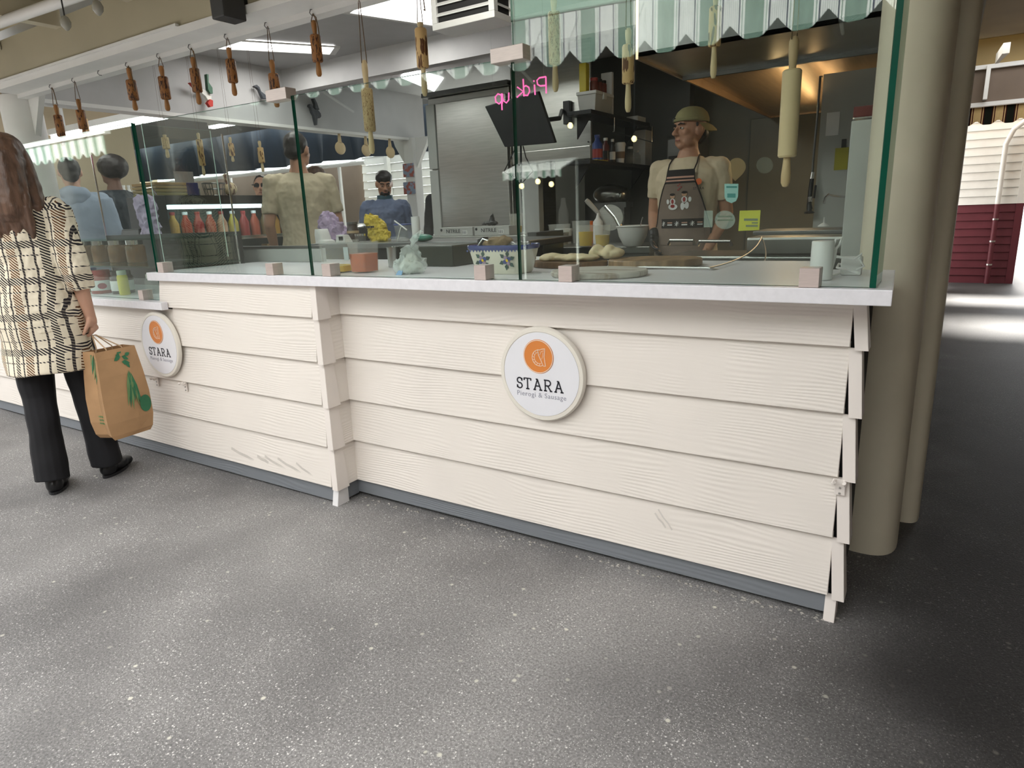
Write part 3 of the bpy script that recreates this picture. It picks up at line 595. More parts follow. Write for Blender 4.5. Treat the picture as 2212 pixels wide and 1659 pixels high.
# stainless range, sink back line and items on the right
M_pan = mat('worn_steel', (.42, .42, .40), .28, metal=1, var=.15, scale=5, bump=.04, bscale=20)
rg = thing('steam_table', (1.2, 1.35, 0), 'stainless steam table with bright handles in front of the cook', 'table')
B().box(.92, 1.88, 1.22, 1.62, 0, .93).build('cabinet', M_pan, rg, bevel=.01)
B().box(1.30, 1.88, 1.20, 1.66, .93, 1.012).build('raised_well', M_pan, rg, bevel=.012)
B().box(1.28, 1.89, 1.40, 1.68, 1.012, 1.03).build('rim', M_darksteel, rg, bevel=.005)
for u0, u1, v, yy in ((1508, 1580, 521, 1.18), (1445, 1500, 519, 1.19)):
    p = [at(u0, v+8, y=yy+.03), at(u0+3, v, y=yy), at(u1-3, v, y=yy), at(u1, v+8, y=yy+.03)]
    B().tube(p, .008, 10).build('handle', M_steel, rg, smooth=True)
# work table with lip left of the cook
wt = thing('work_table', (.1, 2.2, 0), 'stainless work table carrying the white bowl and soup containers', 'table')
B().box(-.36, .555, 1.98, 2.46, .888, .93).build('table_top', M_pan, wt, bevel=.004); B().box(-.34, .54, 2.0, 2.44, 0, .888).build('undershelf', M_darksteel, wt)
pt = thing('prep_counter', (-.4, 1.45, 0), 'stainless prep counter with a raised back ledge carrying glove boxes', 'counter')
B().box(-.86, .05, 1.5, 1.75, 0, 1.03).build('ledge', M_pan, pt, bevel=.006); B().box(-.86, .05, 1.30, 1.5, 0, .93).build('worktop', M_pan, pt, bevel=.006)
B().box(-.84, .04, 1.495, 1.5, .945, .955).build('seam', M_dark, pt); B().box(.03, .09, 1.44, 1.76, .3, 1.045).build('end_cap', M_darksteel, pt)
# stainless splash panel left, between the panes
sp_ = thing('steel_splashback', (-1.3, .5, .83), 'pale stainless back panel standing behind the left pane', 'panel')
B().slab([(-1.82, .5, .83), (-.62, .5, .83), (-.62, .5, 1.022), (-1.82, .5, 1.022)], (0, .02, 0)).build('sheet', mat('pale_steel', (.60, .64, .63), .4, metal=.35, var=.06, scale=3), sp_)
B().box(-1.83, -.62, .495, .53, 1.022, 1.035).build('top_edge', M_darksteel, sp_)
B().box(-1.12, -.62, .49, .5, .955, 1.02).build('lower_strip', M_lightgrey, sp_)
# door in the back wall, light post, papers, faucet
dr = box('door_1', mat('green_grey_door', (.16, .16, .125), .4, var=.05), .66, 1.30, 3.88, 3.93, 0, 1.80, kind=ST, bevel=.004)
p2 = thing('upright_post', (1.79, .78, 0), 'light grey square post at the right end inside the stall', 'post')
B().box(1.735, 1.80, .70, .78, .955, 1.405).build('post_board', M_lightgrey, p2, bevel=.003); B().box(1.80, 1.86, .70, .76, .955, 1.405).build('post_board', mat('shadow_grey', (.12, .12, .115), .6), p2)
# ================================================================== rolling pins on the rail
def engraved(name, base, dark, sc, th, rad=.45):
    m = mat(name, base, .5, var=.15, scale=14, stretch=(1, 1, .25)); nt = m.node_tree; b = nt.nodes['Principled BSDF']; N = nt.nodes.new; L = nt.links.new
    ad = [n for n in nt.nodes if n.type == 'VECT_MATH'][0]; src = b.inputs['Base Color'].links[0].from_socket
    nz = N('ShaderNodeTexNoise'); nz.inputs['Scale'].default_value = sc*1.3; nz.inputs['Detail'].default_value = 1; L(ad.outputs[0], nz.inputs['Vector'])
    mm = N('ShaderNodeVectorMath'); mm.operation = 'MULTIPLY_ADD'; L(nz.outputs['Color'], mm.inputs[0]); mm.inputs[1].default_value = (.02, .02, .02); L(ad.outputs[0], mm.inputs[2])
    v = N('ShaderNodeTexVoronoi'); v.inputs['Scale'].default_value = sc; L(mm.outputs[0], v.inputs['Vector'])
    r = ramp2(nt, v.outputs['Distance'], (1,1,1), (0,0,0), th, th+.06)
    mx = N('ShaderNodeMix'); mx.data_type = 'RGBA'; L(r, mx.inputs[0]); L(src, mx.inputs[6]); mx.inputs[7].default_value = (*dark, 1); L(mx.outputs[2], b.inputs['Base Color'])
    return m
M_eng_amber = engraved('amber_engraved', (.27, .11, .03), (.045, .014, .005), 120, .40)
M_eng_light = engraved('light_engraved', (.58, .38, .17), (.12, .045, .015), 75, .36)
M_eng_fine = engraved('fine_engraved', (.58, .42, .22), (.22, .11, .04), 190, .32)
M_natural = mat('natural_beech', (.62, .48, .28), .5, var=.1, scale=10, stretch=(1, 1, .2))
def rolling_pin(u, vh, vt, vb0, vb1, ve, bw, mb, mh, lab, loop=1, y=0.0, hook=True, grp='rolling pins hanging along the rail', ub=None, ztop=None):
    x = at(ub or u, (vh if ub is None else vb1), y=y).x; Z = lambda v: at(u, v, y=y).z
    if ub: Z = lambda v: at(ub, v, y=y).z
    zh, zt, z0, z1, ze = (Z(v) for v in (vh, vt, vb0, vb1, ve)); k = mpp((x, y, z0)); R = bw*k/2; rh = R*.5
    if hook: zh = 1.878
    if ztop: zh = ztop-.004
    t = thing('rolling_pin', (x, y, ze), lab, 'rolling pin', grp)
    B().lathe([(R*.85, z1), (R, z1+.004), (R, z0-.004), (R*.85, z0)], (x, y, 0), 20).build('barrel', mb, t, smooth=True)
    for za, zb in ((z0, zt), (z1, ze)):
        h = zb-za
        B().lathe([(rh*.75, za), (rh*.8, za+h*.15), (rh*1.05, za+h*.6), (rh*1.0, za+h*.85), (rh*.6, za+h*.98), (.001, zb)], (x, y, 0), 14).build('handle', mh, t, smooth=True)
    tz = zt-(zt-z0)*.12
    b = B().tube([(x-.004, y-rh*.9, tz), (x-.003, y, zh+.0), (x+.001, y, zh+.004), (x+.004, y, zh), (x+.004, y+rh*.9, tz)], .0016 if hook else .0006, 5)
    if loop: b.tube([(x+.002, y-.004, zh), (x+.018, y-.004, zh-.012), (x+.024, y-.004, zh-.05), (x+.027, y-.004, zh-.05-.03*loop), (x+.022, y-.004, zh-.045-.03*loop)], .0022, 5)
    b.build('string', M_string, t)
    return x
def rail_hook(x, lab, y=0.0):
    b = B().tube([(x, y, 1.897), (x-.002, y-.008, 1.893), (x-.003, y-.012, 1.882), (x, y-.006, 1.874), (x+.004, y+.002, 1.874), (x+.006, y+.004, 1.881)], .0020, 6)
    return b.build('cup_hook', M_darksteel, label=lab, cat='hook', group='small cup hooks screwed into the rail')
PINS = [(121, 178, 228, 252, 300, 320, 17, 0, 'dark amber rolling pin hanging furthest left on the rail, cut off by the pane', 1, 110),
        (170, 160, 216, 241, 284, 304, 18, 0, 'dark amber rolling pin second from the left end of the rail', 0, 158),
        (283, 130, 147, 175, 220, 243, 21, 0, 'dark amber rolling pin with a long doubled string, third from the left', 2, 275),
        (350, 113, 143, 168, 218, 244, 21, 0, 'dark amber rolling pin above the long fluorescent tube, fourth from the left', 0, 343),
        (421, 97, 124, 150, 203, 230, 21, 0, 'dark amber rolling pin hanging in front of the bright red and green bird', 2, 412),
        (496, 75, 103, 130, 182, 211, 21, 0, 'amber rolling pin hanging alone left of the flat ceiling light', 0, 490),
        (585, 50, 131, 162, 215, 236, 22, 0, 'dark amber rolling pin hanging right above the left pane clamp', 0, 577),
        (681, 22, 44, 77, 137, 169, 23, 0, 'amber rolling pin with speckled engraving beside the ceiling light panel', 2, 675)]
for u, vh, vt, a, c, e, bw, st, lab, lp, uh in PINS:
    x = rolling_pin(uh, vh, vt, a, c, e, bw, M_eng_amber, M_amber, lab, lp); rail_hook(x, 'cup hook of the '+' '.join(lab.replace(',', '').replace('hanging ', '').replace('rolling ', '').split()[:11]))
rail_hook(at(215, 148, y=0).x, 'empty cup hook on the rail between the second and third pins')
for P in [(797, -5, 126, 190, 284, 333, 25, M_eng_fine, M_natural, 'long pale rolling pin with fine engraving, hanging low in the middle pane', 0),
          (911, -28, 46, 60, 147, 209, 26, M_eng_light, M_natural, 'pale rolling pin with bold brown leaf spots beside the ceiling vent', 1),
          (1196, -90, -10, 25, 139, 199, 27, M_eng_fine, M_natural, 'pale rolling pin whose lower handle hangs over the steel sheet', 0),
          (1354, -120, 60, 97, 181, 243, 27, M_eng_light, M_natural, 'pale rolling pin engraved with little houses, before the wall shelves', 0),
          (1540, -150, -20, 15, 101, 170, 27, M_eng_light, M_natural, 'pale rolling pin half hidden behind the mirrored awning, above the cook', 0),
          (1704, -170, 80, 152, 340, 404, 40, M_natural, M_wood, 'large plain rolling pin hanging in front of the warm-lit hood', 0)]:
    u, vh, vt, a, c, e, bw, mb, mh, lab, lp = P
    rolling_pin(u, vh, vt, a, c, e, bw, mb, mh, lab, lp, ub=u+(3 if u < 1600 else -4))
# a second row of pins, added further in to stand for reflections
for u, vh, vt, a, c, e, bw, mb, lab, y in ((188, 218, 250, 255, 285, 297, 11, M_eng_light, 'faint small pin added for a reflection behind the second dark one', .7),
        (360, 240, 290, 296, 322, 342, 15, M_eng_fine, 'pale pin added for a reflection, left of the tall bright glass edge', .8),
        (438, 240, 285, 300, 358, 380, 13, M_eng_light, 'pale pin added for a reflection just left of the bright glass edge', .8),
        (502, 240, 295, 309, 337, 350, 12, M_eng_light, 'pale pin added for a reflection just right of the bright glass edge', .9),
        (566, 240, 303, 318, 352, 372, 13, M_eng_light, 'pale pin added for a reflection next to the beige-shirted man', .9)):
    rolling_pin(u, vh, vt, a, c, e, bw, mb, M_natural, lab, 0, y=y, hook=False, grp='pins added inside for reflections', ub=u, ztop=2.62 if u < 200 else 2.3)
# spoons hung on the left header
for u, vt, vb, lab in ((732, 288, 333, 'wooden spoon hanging furthest left on the side beam'), (789, 295, 337, 'wooden spoon hanging in the middle of the side beam'), (841, 300, 341, 'wooden spoon hanging furthest right on the side beam')):
    o = at(u, vt, x=-2.46); p = at(u, vb, x=-2.46); h = o.z-p.z
    t = thing('wooden_spoon', (o.x, o.y, p.z), lab, 'spoon', 'wooden spoons on the side beam')
    b = B(); b.ell((o.x-.0, o.y, p.z+h*.3), (.012, .062, h*.32), 14, 8); b.build('spoon_bowl', M_natural, t, smooth=True)
    B().tube([(o.x, o.y, p.z+h*.55), (o.x, o.y, 1.885)], [.018, .010], 8).build('spoon_handle', M_natural, t, smooth=True)

# birds: decoys fixed to the beam
M_duck = mat('dark_bird_paint', (.05, .055, .065), .5, var=.3, scale=20)
def bird_flat(u0, v0, S, lab, pts, y=None, x=None, m=M_duck):
    o = at(u0, v0, y=y, x=x); k = mpp(o)*S
    ax = Vector((1, 0, 0)) if y is not None else Vector((0, 1, 0)); th = Vector((0, .03, 0)) if y is not None else Vector((.03, 0, 0))
    t = thing('bird_decoy', o, lab, 'decoy')
    for nm, poly in pts: B().slab([o+ax*(a*k)+Vector((0, 0, -c*k)) for a, c in poly], th).build(nm, m, t, bevel=k*.6, seg=2)
    return t
bird_flat(677, 240, 1.0, 'dark flying goose decoy on the white beam, wings raised', [('body', [(-17,-8),(-14,-12),(-10,-12),(-7,-6),(-2,-2),(4,-4),(9,0),(13,4),(14,10),(10,14),(4,12),(2,18),(0,29),(-3,29),(-5,18),(-6,10),(-10,4),(-12,-4)]), ('wing', [(-4,-24),(1,-25),(6,-16),(9,-7),(11,-3),(5,-4),(-1,-4),(0,-14)])], x=-2.42)
bird_flat(562, 203, 1.0, 'grey goose decoy with outstretched neck above the left clamp', [('body', [(-18,-13),(-12,-16),(-6,-12),(-3,-4),(4,0),(14,6),(20,10),(0,10),(-4,2),(-7,-6),(-12,-10),(-18,-11)])], x=-2.40)
M_bw, M_br, M_bg = mat('bird_white', (.7, .7, .65), .5), mat('bird_red', (.45, .03, .02), .5), mat('bird_green', (.04, .12, .07), .5)
bt = bird_flat(440, 205, 1.0, 'colourful flying mallard decoy, red green and white, behind the fifth pin', [('body', [(-14,-6),(-6,-10),(4,-6),(12,2),(10,14),(4,14),(-2,4),(-8,0)])], x=-2.40, m=M_bw)
o = at(440, 205, x=-2.40); k = mpp(o)
for nm, poly, m in (('head', [(-38,-18),(-30,-14),(-22,-14),(-16,-8),(-22,-6),(-30,-10)], M_br), ('wing', [(4,-40),(8,-40),(6,-24),(13,-14),(12,-2),(6,-2),(2,-10)], M_bg), ('tail', [(4,10),(10,12),(8,24),(2,26),(-4,18)], M_br)):
    B().slab([o+Vector((.02, 0, 0))+Vector((0, a*k, -c*k)) for a, c in poly], (.03, 0, 0)).build(nm, m, bt)

# speaker on the fascia, bulbs, joists
sp = thing('wall_speaker', at(480, 15, y=-.2), 'black box speaker fixed high on the beige beam', 'speaker')
a = at(460, 40, y=-.21); c = at(501, 34, y=-.21)
c.x = a.x+(c.x-a.x)*.66; B().box(a.x, c.x, -.215, -.12, a.z-.005, a.z+.13).build('case', mat('dark_grey_case', (.035, .035, .035), .5), sp, bevel=.006); B().box(a.x+.02, c.x-.01, -.12, -.10, a.z+.03, a.z+.08).build('wall_bracket', M_black, sp)
for u, v, lab in ((143, 55, 'bare bulb on a cord under the roof joists, the lower left one'), (212, 22, 'bare bulb on a cord under the roof joists, the upper one')):
    o = at(u, v, y=-.35); t = thing('hanging_bulb', o, lab, 'bulb')
    B().lathe([(.004, .035), (.012, .03), (.02, .012), (.018, -.002), (.008, -.016), (.001, -.02)], o, 14).build('bulb', mat('dull_bulb', (.30, .29, .25), .2), t, smooth=True)
    B().tube([o+Vector((0, 0, .03)), (o.x, o.y, 2.16)], .003, 6).build('cord', M_black, t)
M_joist = mat('painted_joist', (.50, .46, .35), .6, var=.05)
for i, x in enumerate((-2.20, -1.55, -.93, -.3, .3, .9, 1.5)):
    box('ceiling_joist', M_joist, x-.03, x+.03, -1.12, -.105, 2.075, 2.16, kind=ST)
t = thing('conduit', (-2, -.75, 2.05), 'pale conduit pipe running under the roof joists at top left', 'pipe')
p0, p1 = at(-10, 52, z=2.06), at(140, 0, z=2.06)
dd = (p1-p0).normalized(); B().tube([p0-dd*2, p1+dd*2], .022, 10).build('pipe', M_white, t, smooth=True)

# ================================================================== round shop signs
M_sign = mat('sign_white', (.80, .80, .84), .4, var=.01)
M_rim = mat('sign_rim_cream', (.78, .74, .66), .35, var=.02)
M_orange = mat('logo_orange', (.70, .23, .045), .5, var=.02)
M_ink = mat('sign_ink', (.02, .02, .03), .5)
M_lav = mat('sign_grey_lettering', (.36, .36, .42), .5)
M_line = mat('logo_line', (.85, .72, .58), .5)
def arc(cx, cy, r, a0, a1, n=14, sx=1): return [(cx+sx*r*math.cos(math.radians(a0+(a1-a0)*i/n)), cy+r*math.sin(math.radians(a0+(a1-a0)*i/n))) for i in range(n+1)]
GL = {'S': [arc(.33,.74,.25,20,270,14)[:]+arc(.33,.25,.25,90,-160,14)[1:], [(.57,.70),(.57,.98)], [(.08,.02),(.08,.30)]],
      'T': [[(.35,0),(.35,1)], [(.0,1),(.7,1)], [(.0,.80),(.0,1.02)], [(.7,.80),(.7,1.02)], [(.18,0),(.52,0)]],
      'A': [[(.08,0),(.40,1)], [(.40,1),(.74,0)], [(.2,.36),(.62,.36)], [(-.04,0),(.22,0)], [(.58,0),(.88,0)], [(.24,1),(.42,1)]],
      'R': [[(.12,0),(.12,1)], [(0,1),(.40,1)]+arc(.40,.74,.26,80,-90,10)+[(.12,.48)], [(.36,.48),(.68,0)], [(-.02,0),(.28,0)], [(.58,0),(.82,0)]]}
def shop_sign(cx, cz, y, R, lab):
    t = thing('shop_sign', (cx, y, cz-R), lab, 'sign')
    B().lathe([(R*.98, -.012), (R, -.009), (R, .0), (R*.97, .006), (R*.90, .0065), (R*.89, .004)], (cx, y, cz), 64, axis=(0, -1, 0)).build('backing_disc', M_rim, t, smooth=True)
    B().lathe([(R*.885, .0), (R*.885, .0062)], (cx, y, cz), 64, axis=(0, -1, 0)).build('face_plate', M_sign, t)
    N = (0, -1, 0); yf = y-.0064; P = lambda a, c: Vector((cx+a, yf, cz+c))
    r0 = .057; lz = .061
    B().lathe([(r0, 0), (r0, .0008)], (cx-.006, yf, cz+lz), 48, axis=N).build('logo_disc', M_orange, t)
    L = lambda pts, wd: B().stroke([Vector((cx-.006+p[0], yf-.0009, cz+lz+p[1])) for p in pts], wd, N)
    L([(r0*.95*math.cos(i*PI/24), r0*.95*math.sin(i*PI/24)) for i in range(49)], .0022).build('logo_ring', M_line, t)
    e1 = arc(.004, -.004, .027, 85, 300, 18); e2 = arc(.004, -.004, .019, 95, 290, 16)
    b = L(e1, .0018)
    for pts, wd in ((e2, .0013), ([(-.002,.024),(.002,.004),(.010,-.012),(.018,-.03)], .0018), ([(.004,.022),(.014,.026),(.026,.028)], .0018), ([(.026,.028),(.022,.0),(.027,-.030)], .0018), ([(.027,-.030),(.018,-.03)], .0016), ([(.006,.006),(.012,.018),(.022,.021)], .0012), ([(.013,-.008),(.018,.004),(.019,.016)], .0010)):
        b2 = L(pts, wd); b.add(b2.v, b2.f)
    for p, q in zip(e1[1::2], e2[1::2]): b2 = L([p, q], .0011); b.add(b2.v, b2.f)
    tag(b.build('logo_drawing', M_line, t), kind='stuff')
    x = -.094; h = .036
    for ch, adv in (('S', .0285), ('T', .0345), ('A', .0375), ('R', .0375), ('A', .03)):
        b = B()
        for st in GL[ch]:
            b2 = B().stroke([P(x+p[0]*h*1.02, -.0525+p[1]*h) for p in st], .0046 if abs(st[0][0]-st[-1][0]) < .5 or len(st) > 3 else .0038, N); b.add(b2.v, b2.f)
        b.build('letter', M_ink, t); x += adv*1.06
    textmesh('Pierogi & Sausage', .0235, M_lav, 'tagline', frame(P(0, -.078), (1, 0, 0), (0, 0, 1)), t, space=1.12)
    return t
shop_sign(.955, .637, -.034, .160, 'round white STARA shop sign in the middle of the right counter front')
shop_sign(-1.088, .612, -.150, .160, 'round white STARA shop sign beside the paper bag, under the lower ledge')
# purse hooks
def purse_hook(x, y, z, lab):
    t = thing('purse_hook', (x, y, z), lab, 'hook', 'cream purse hooks under the boards')
    b = B().box(x-.013, x+.013, y-.004, y, z-.03, z+.016); b.build('base_plate', M_cap, t, bevel=.002)
    B().tube([(x-.014, y-.004, z+.012), (x-.016, y-.022, z+.008), (x-.012, y-.026, z+.014)], .005, 8).build('prong', M_cap, t, smooth=True)
    B().tube([(x+.010, y-.004, z+.012), (x+.013, y-.022, z+.008), (x+.011, y-.026, z+.014)], .005, 8).build('prong', M_cap, t, smooth=True)
    for dz in (-.008, -.024): B().lathe([(.0035, 0), (.0025, .003)], (x, y-.004, z+dz), 8, axis=(0, -1, 0)).build('screw', M_steel, t)
o = at(333, 820, y=-.14); purse_hook(o.x, -.126, .418, 'cream purse hook under the left STARA sign, the left one')
o = at(395, 830, y=-.14); purse_hook(o.x, -.126, .418, 'cream purse hook under the left STARA sign, the right one')
purse_hook(1.862, -.017, .417, 'cream purse hook on the right corner post of the counter')
# ================================================================== things on the counters
M_floury = mat('floury_board', (.54, .51, .46), .8, var=.1, scale=7, col2=(.20, .13, .08), stretch=(1, 5, 1), p0=.52, p1=.72)
M_walnut = mat('walnut_board', (.15, .082, .04), .5, var=.35, scale=7, stretch=(8, 1, 1))
M_acacia = mat('acacia_board', (.23, .145, .075), .5, var=.4, scale=6, stretch=(6, 1, 1))
M_dough = mat('dough', (.60, .50, .32), .6, var=.06, scale=12, bump=.1, sss=.1)
M_soup = mat('orange_soup', (.55, .10, .004), .25, var=.1)
M_oil = mat('yellow_oil', (.75, .50, .0), .2, var=.05)
M_greyliq = mat('grey_liquid', (.13, .13, .12), .3)
M_tubw = mat('translucent_tub', (.72, .74, .70), .25, alpha=.15, var=.03)
M_bagp = mat('crumpled_bag_film', (.78, .84, .82), .22, alpha=.36, var=.05)
M_bagin = mat('bag_contents', (.68, .70, .64), .6, var=.15, scale=20)
M_lavc = mat('lavender_cloth', (.46, .36, .52), .8, var=.08, bump=.2, bscale=60)
M_ybag = mat('yellow_bag_film', (.66, .50, .045), .35, alpha=.85, var=.12, scale=15)
M_cer = mat('cream_glazed_ceramic', (.66, .63, .52), .18, var=.03, coat=.3)
M_cobalt = mat('cobalt_glaze', (.03, .05, .20), .2, coat=.3)
M_dgreen = mat('dark_green_glaze', (.03, .07, .06), .2)
M_teal = mat('teal_plastic', (.03, .17, .12), .35)
M_chrome = mat('chrome', (.72, .72, .72), .12, metal=1, var=.03)
M_cork = mat('kraft_sleeve', (.20, .13, .08), .7)
def base(u, v, z): return at(u, v, z=z)
def cup(name, u, v, z, w, h, lab, cat, wall, fill=None, ff=.5, flare=.82, lid=None, n=24, rimh=.04, grp=None, sq=0):
    p = base(u, v, z); k = mpp(p); R = w*k/2; H = h*k; t = thing(name, p, lab, cat, grp)
    p = p+Vector((0, R*.7, 0)); t.location = p; WL[t] = p.copy(); r0 = R*flare
    def pr(zs, off=0):
        if not sq: return [[p+Vector(((r+off)*math.cos(2*PI*j/n), (r+off)*math.sin(2*PI*j/n), zz)) for j in range(n)] for r, zz in zs]
        return [[Vector((q.x, q.y, p.z+zz)) for q in rsq(p.x, p.y, r+off, (r+off)*.8, 0, n, 5)] for r, zz in zs]
    B().loft(pr([(r0*.96, 0), (r0, .004), (R, H*(1-rimh)), (R*1.06, H*(1-rimh)), (R*1.06, H), (R*.96, H), (R*.95, H*.9), (r0*.94, .006)])).build('wall', wall, t, smooth=True)
    if fill: rf = r0+(R-r0)*ff; B().loft(pr([(r0*.93, .007), (rf*.93, H*ff)])).build('contents', fill, t, smooth=True)
    if lid: B().loft(pr([(R*1.08, H*.97), (R*1.08, H*1.02), (R*.9, H*1.04)])).build('lid', lid, t, smooth=True)
    return t
def bag(name, lab, cat, rings, m, seed, amt, vox=.006, inner=None, parent=None, **kw):
    """soft bag: stack of rings (x, y, z, rx, ry), crumpled"""
    b = B(); b.loft([[Vector((x+rx*math.cos(2*PI*j/20), y+ry*math.sin(2*PI*j/20), z)) for j in range(20)] for x, y, z, rx, ry in rings])
    me = crumple(blob(b, vox, 1), amt, 28, seed); crumple(me, amt*.5, 70, seed+3); me.materials.append(m)
    zmin = min(v.co.z for v in me.vertices)
    for v in me.vertices: v.co.z = max(v.co.z, rings[0][2])
    return tag(link(name, me, parent), lab, cat)

# wooden boards, dough and paddle on the countertop
def board(name, c, rx, ry, z, th, m, lab, rz=0, n=40):
    t = thing(name, (c[0], c[1], z), lab, 'cutting board')
    rim = [Vector((c[0]+rx*math.cos(a)*math.cos(rz)-ry*math.sin(a)*math.sin(rz), c[1]+rx*math.cos(a)*math.sin(rz)+ry*math.sin(a)*math.cos(rz), 0)) for a in (2*PI*j/n for j in range(n))]
    cc = Vector((*c, 0))
    B().loft([[cc+(q-cc)*s+Vector((0, 0, zz)) for q in rim] for s, zz in ((.97, z), (1, z+.004), (1, z+th-.004), (.975, z+th), (.95, z+th))]).build('board', m, t, smooth=True)
    return t
zt = ZT+.0005
board('cutting_board', (1.12, .06), .155, .135, zt, .018, M_floury, 'floury round wooden board lying nearest the tall glass')
board('cutting_board', (.86, .36), .15, .10, zt, .022, M_walnut, 'dark round wooden board with dough, left of the others behind the glass')
board('cutting_board', (1.17, .42), .165, .13, zt, .026, M_acacia, 'brown grained wooden board on the right of the dough, behind the floury one', .2)
def dough(c, z, r, lab, seed):
    b = B(); 
    for k in range(4): b.ell((c[0]+(k-1.5)*r[0]*.5, c[1]+.01*math.sin(k*2), z+r[2]*.55), (r[0]*.5, r[1], r[2]*(.8+.2*math.sin(k*3+seed))), 14, 8)
    me = crumple(blob(b, .005, 3), .006, 30, seed); me.materials.append(M_dough)
    for v in me.vertices: v.co.z = max(v.co.z, z)
    tag(link('dough_piece', me), lab, 'dough', 'pieces of raw dough')
dough((.86, .36), zt+.0225, (.10, .05, .018), 'flat strip of raw dough on the dark left board', 1)
dough((.985, .42), zt+.0265, (.055, .04, .032), 'lump of raw dough between the left and right boards', 2)
dough((.78, .37), zt+.0225, (.035, .03, .014), 'small piece of dough at the left edge of the dark board', 5)
sk = thing('skimmer', (1.3, .3, zt), 'long steel skimmer with a curved wire bow lying before the steam table', 'skimmer')
B().tube([at(1375, 577, z=zt+.006), at(1535, 579, z=zt+.006)], .004, 8).build('handle', M_steel, sk)
a = at(1532, 579, z=zt+.008); e = at(1645, 512, y=1.05)
for s_ in (.10, .03):
    q = a.lerp(e, .6)+Vector((s_*1.4, 0, -s_*1.3)); B().tube([a*(1-k/12)**2+q*2*(k/12)*(1-k/12)+e*(k/12)**2 for k in range(13)], .0028, 8).build('wire_bow', M_steel, sk, smooth=True)
# white cylinder with its cable
wc = thing('white_device', (1.765, .05, zt), 'plain white upright cylinder standing by the right end of the glass', 'device')
B().lathe([(.026, 0), (.0285, .003), (.0270, .098), (.0255, .1), (.02, .1005)], (1.765, .05, zt), 32).build('body', M_plastic, wc, smooth=True)
cb = thing('charging_cable', (1.83, .12, zt), 'white coiled charging cable with its plug block beside the white cylinder', 'cable')
px = [(1797, 580), (1803, 560), (1806, 540), (1800, 532), (1806, 517), (1818, 514), (1814, 528), (1800, 545)]
B().tube([at(u, v, y=.09) for u, v in px], .0032, 8).build('cable_loop', M_plastic, cb, smooth=True)
b = B().tube([at(u, v, z=zt+.004+.002*i) for i, (u, v) in enumerate([(1795, 598), (1815, 590), (1840, 588), (1858, 582), (1862, 572), (1850, 570), (1830, 574), (1812, 570), (1808, 578), (1830, 583), (1855, 590)])], .0032, 8); b.build('cable_coil', M_plastic, cb, smooth=True)
b = B().tube([at(u, v, y=.14) for u, v in [(1795, 552), (1820, 556), (1845, 560), (1862, 548), (1858, 560), (1866, 575), (1850, 583)]], .0032, 8); b.build('cable_loop', M_plastic, cb, smooth=True)
a = at(1842, 553, y=.19); B().box(a.x-.026, a.x+.026, .17, .20, zt, zt+.05).build('plug_block', M_plastic, cb, bevel=.004)

# flowered ceramic planter with kitchen bits in it
pl = thing('ceramic_planter', (.735, .10, zt), 'cream ceramic loaf dish with cobalt rim and painted flowers', 'dish')
pc, H = Vector((.735, .105, zt)), .094
R4 = lambda s, z: [Vector((q.x, q.y, zt+z)) for q in rsq(pc.x, pc.y, .098*s, .058*s, 0, 40, 4.5)]
B().loft([R4(.94, 0), R4(1, .006), R4(1.22, H-.006), R4(1.26, H), R4(1.20, H), R4(1.12, H-.02), R4(.9, .012)]).build('bowl', M_cer, pl, smooth=True)
B().loft([R4(1.218, H-.012), R4(1.262, H-.008), R4(1.275, H+.002), R4(1.25, H+.004), R4(1.19, H+.001)], caps=False).build('blue_rim', M_cobalt, pl, smooth=True)
def onface(s, z): return Vector((pc.x+s, pc.y-.058*(1+.22*(z/H))-.0012, zt+z))
nrm = (0, -1, -.13)
for i in range(17):
    s0 = -.105+i*.0131; B().slab([onface(s0-.005, H-.012), onface(s0+.005, H-.012), onface(s0, H-.019)], (0, -.0008, 0)).build('zigzag_mark', M_cobalt, pl)
for s0 in (-.045, .055):
    for a0 in range(0, 360, 60):
        d = Vector((math.cos(math.radians(a0+20)), math.sin(math.radians(a0+20)))); e_ = Vector((-d.y, d.x))
        pts = [(.011, 0), (.022, .0075), (.034, 0), (.022, -.0075)]
        B().slab([onface(s0+(d*p[0]+e_*p[1]).x, .047+(d*p[0]+e_*p[1]).y) for p in pts], (0, -.0008, 0)).build('painted_leaf', M_dgreen, pl)
    for a0 in range(30, 390, 90):
        d = Vector((math.cos(math.radians(a0)), math.sin(math.radians(a0))))*.0105
        B().slab([onface(s0+d.x+.0075*math.cos(q*PI/4), .047+d.y+.0075*math.sin(q*PI/4)) for q in range(8)], (0, -.0009, 0)).build('painted_petal', M_cobalt if a0 % 180 == 30 else mat('pale_petal', (.30, .22, .30), .3), pl)
    B().slab([onface(s0+.005*math.cos(q*PI/4), .047+.005*math.sin(q*PI/4)) for q in range(8)], (0, -.0013, 0)).build('painted_petal', M_oil, pl)
bw = B(); bw.ell((.70, .11, zt+.10), (.05, .035, .022), 16, 8); bw.ell((.74, .11, zt+.105), (.03, .03, .02)); me = crumple(blob(bw, .005, 2), .008, 45, 3); me.materials.append(mat('brown_cloth', (.22, .15, .08), .8, var=.2, scale=40)); tag(link('brown_cloth', me), 'crumpled brown cloth in the flowered ceramic dish', 'cloth')
b = thing('binder_clip', (.645, .11, zt+.09), 'black folded clip sticking out at the left of the flowered dish', 'clip')
B().slab([(.625, .10, zt+.086), (.665, .10, zt+.086), (.655, .10, zt+.124), (.628, .10, zt+.116)], (0, .03, 0)).build('jaw', M_black, b, bevel=.003); B().tube([(.63, .097, zt+.09), (.655, .097, zt+.118), (.69, .097, zt+.108)], .003, 6).build('wire_loop', M_chrome, b)
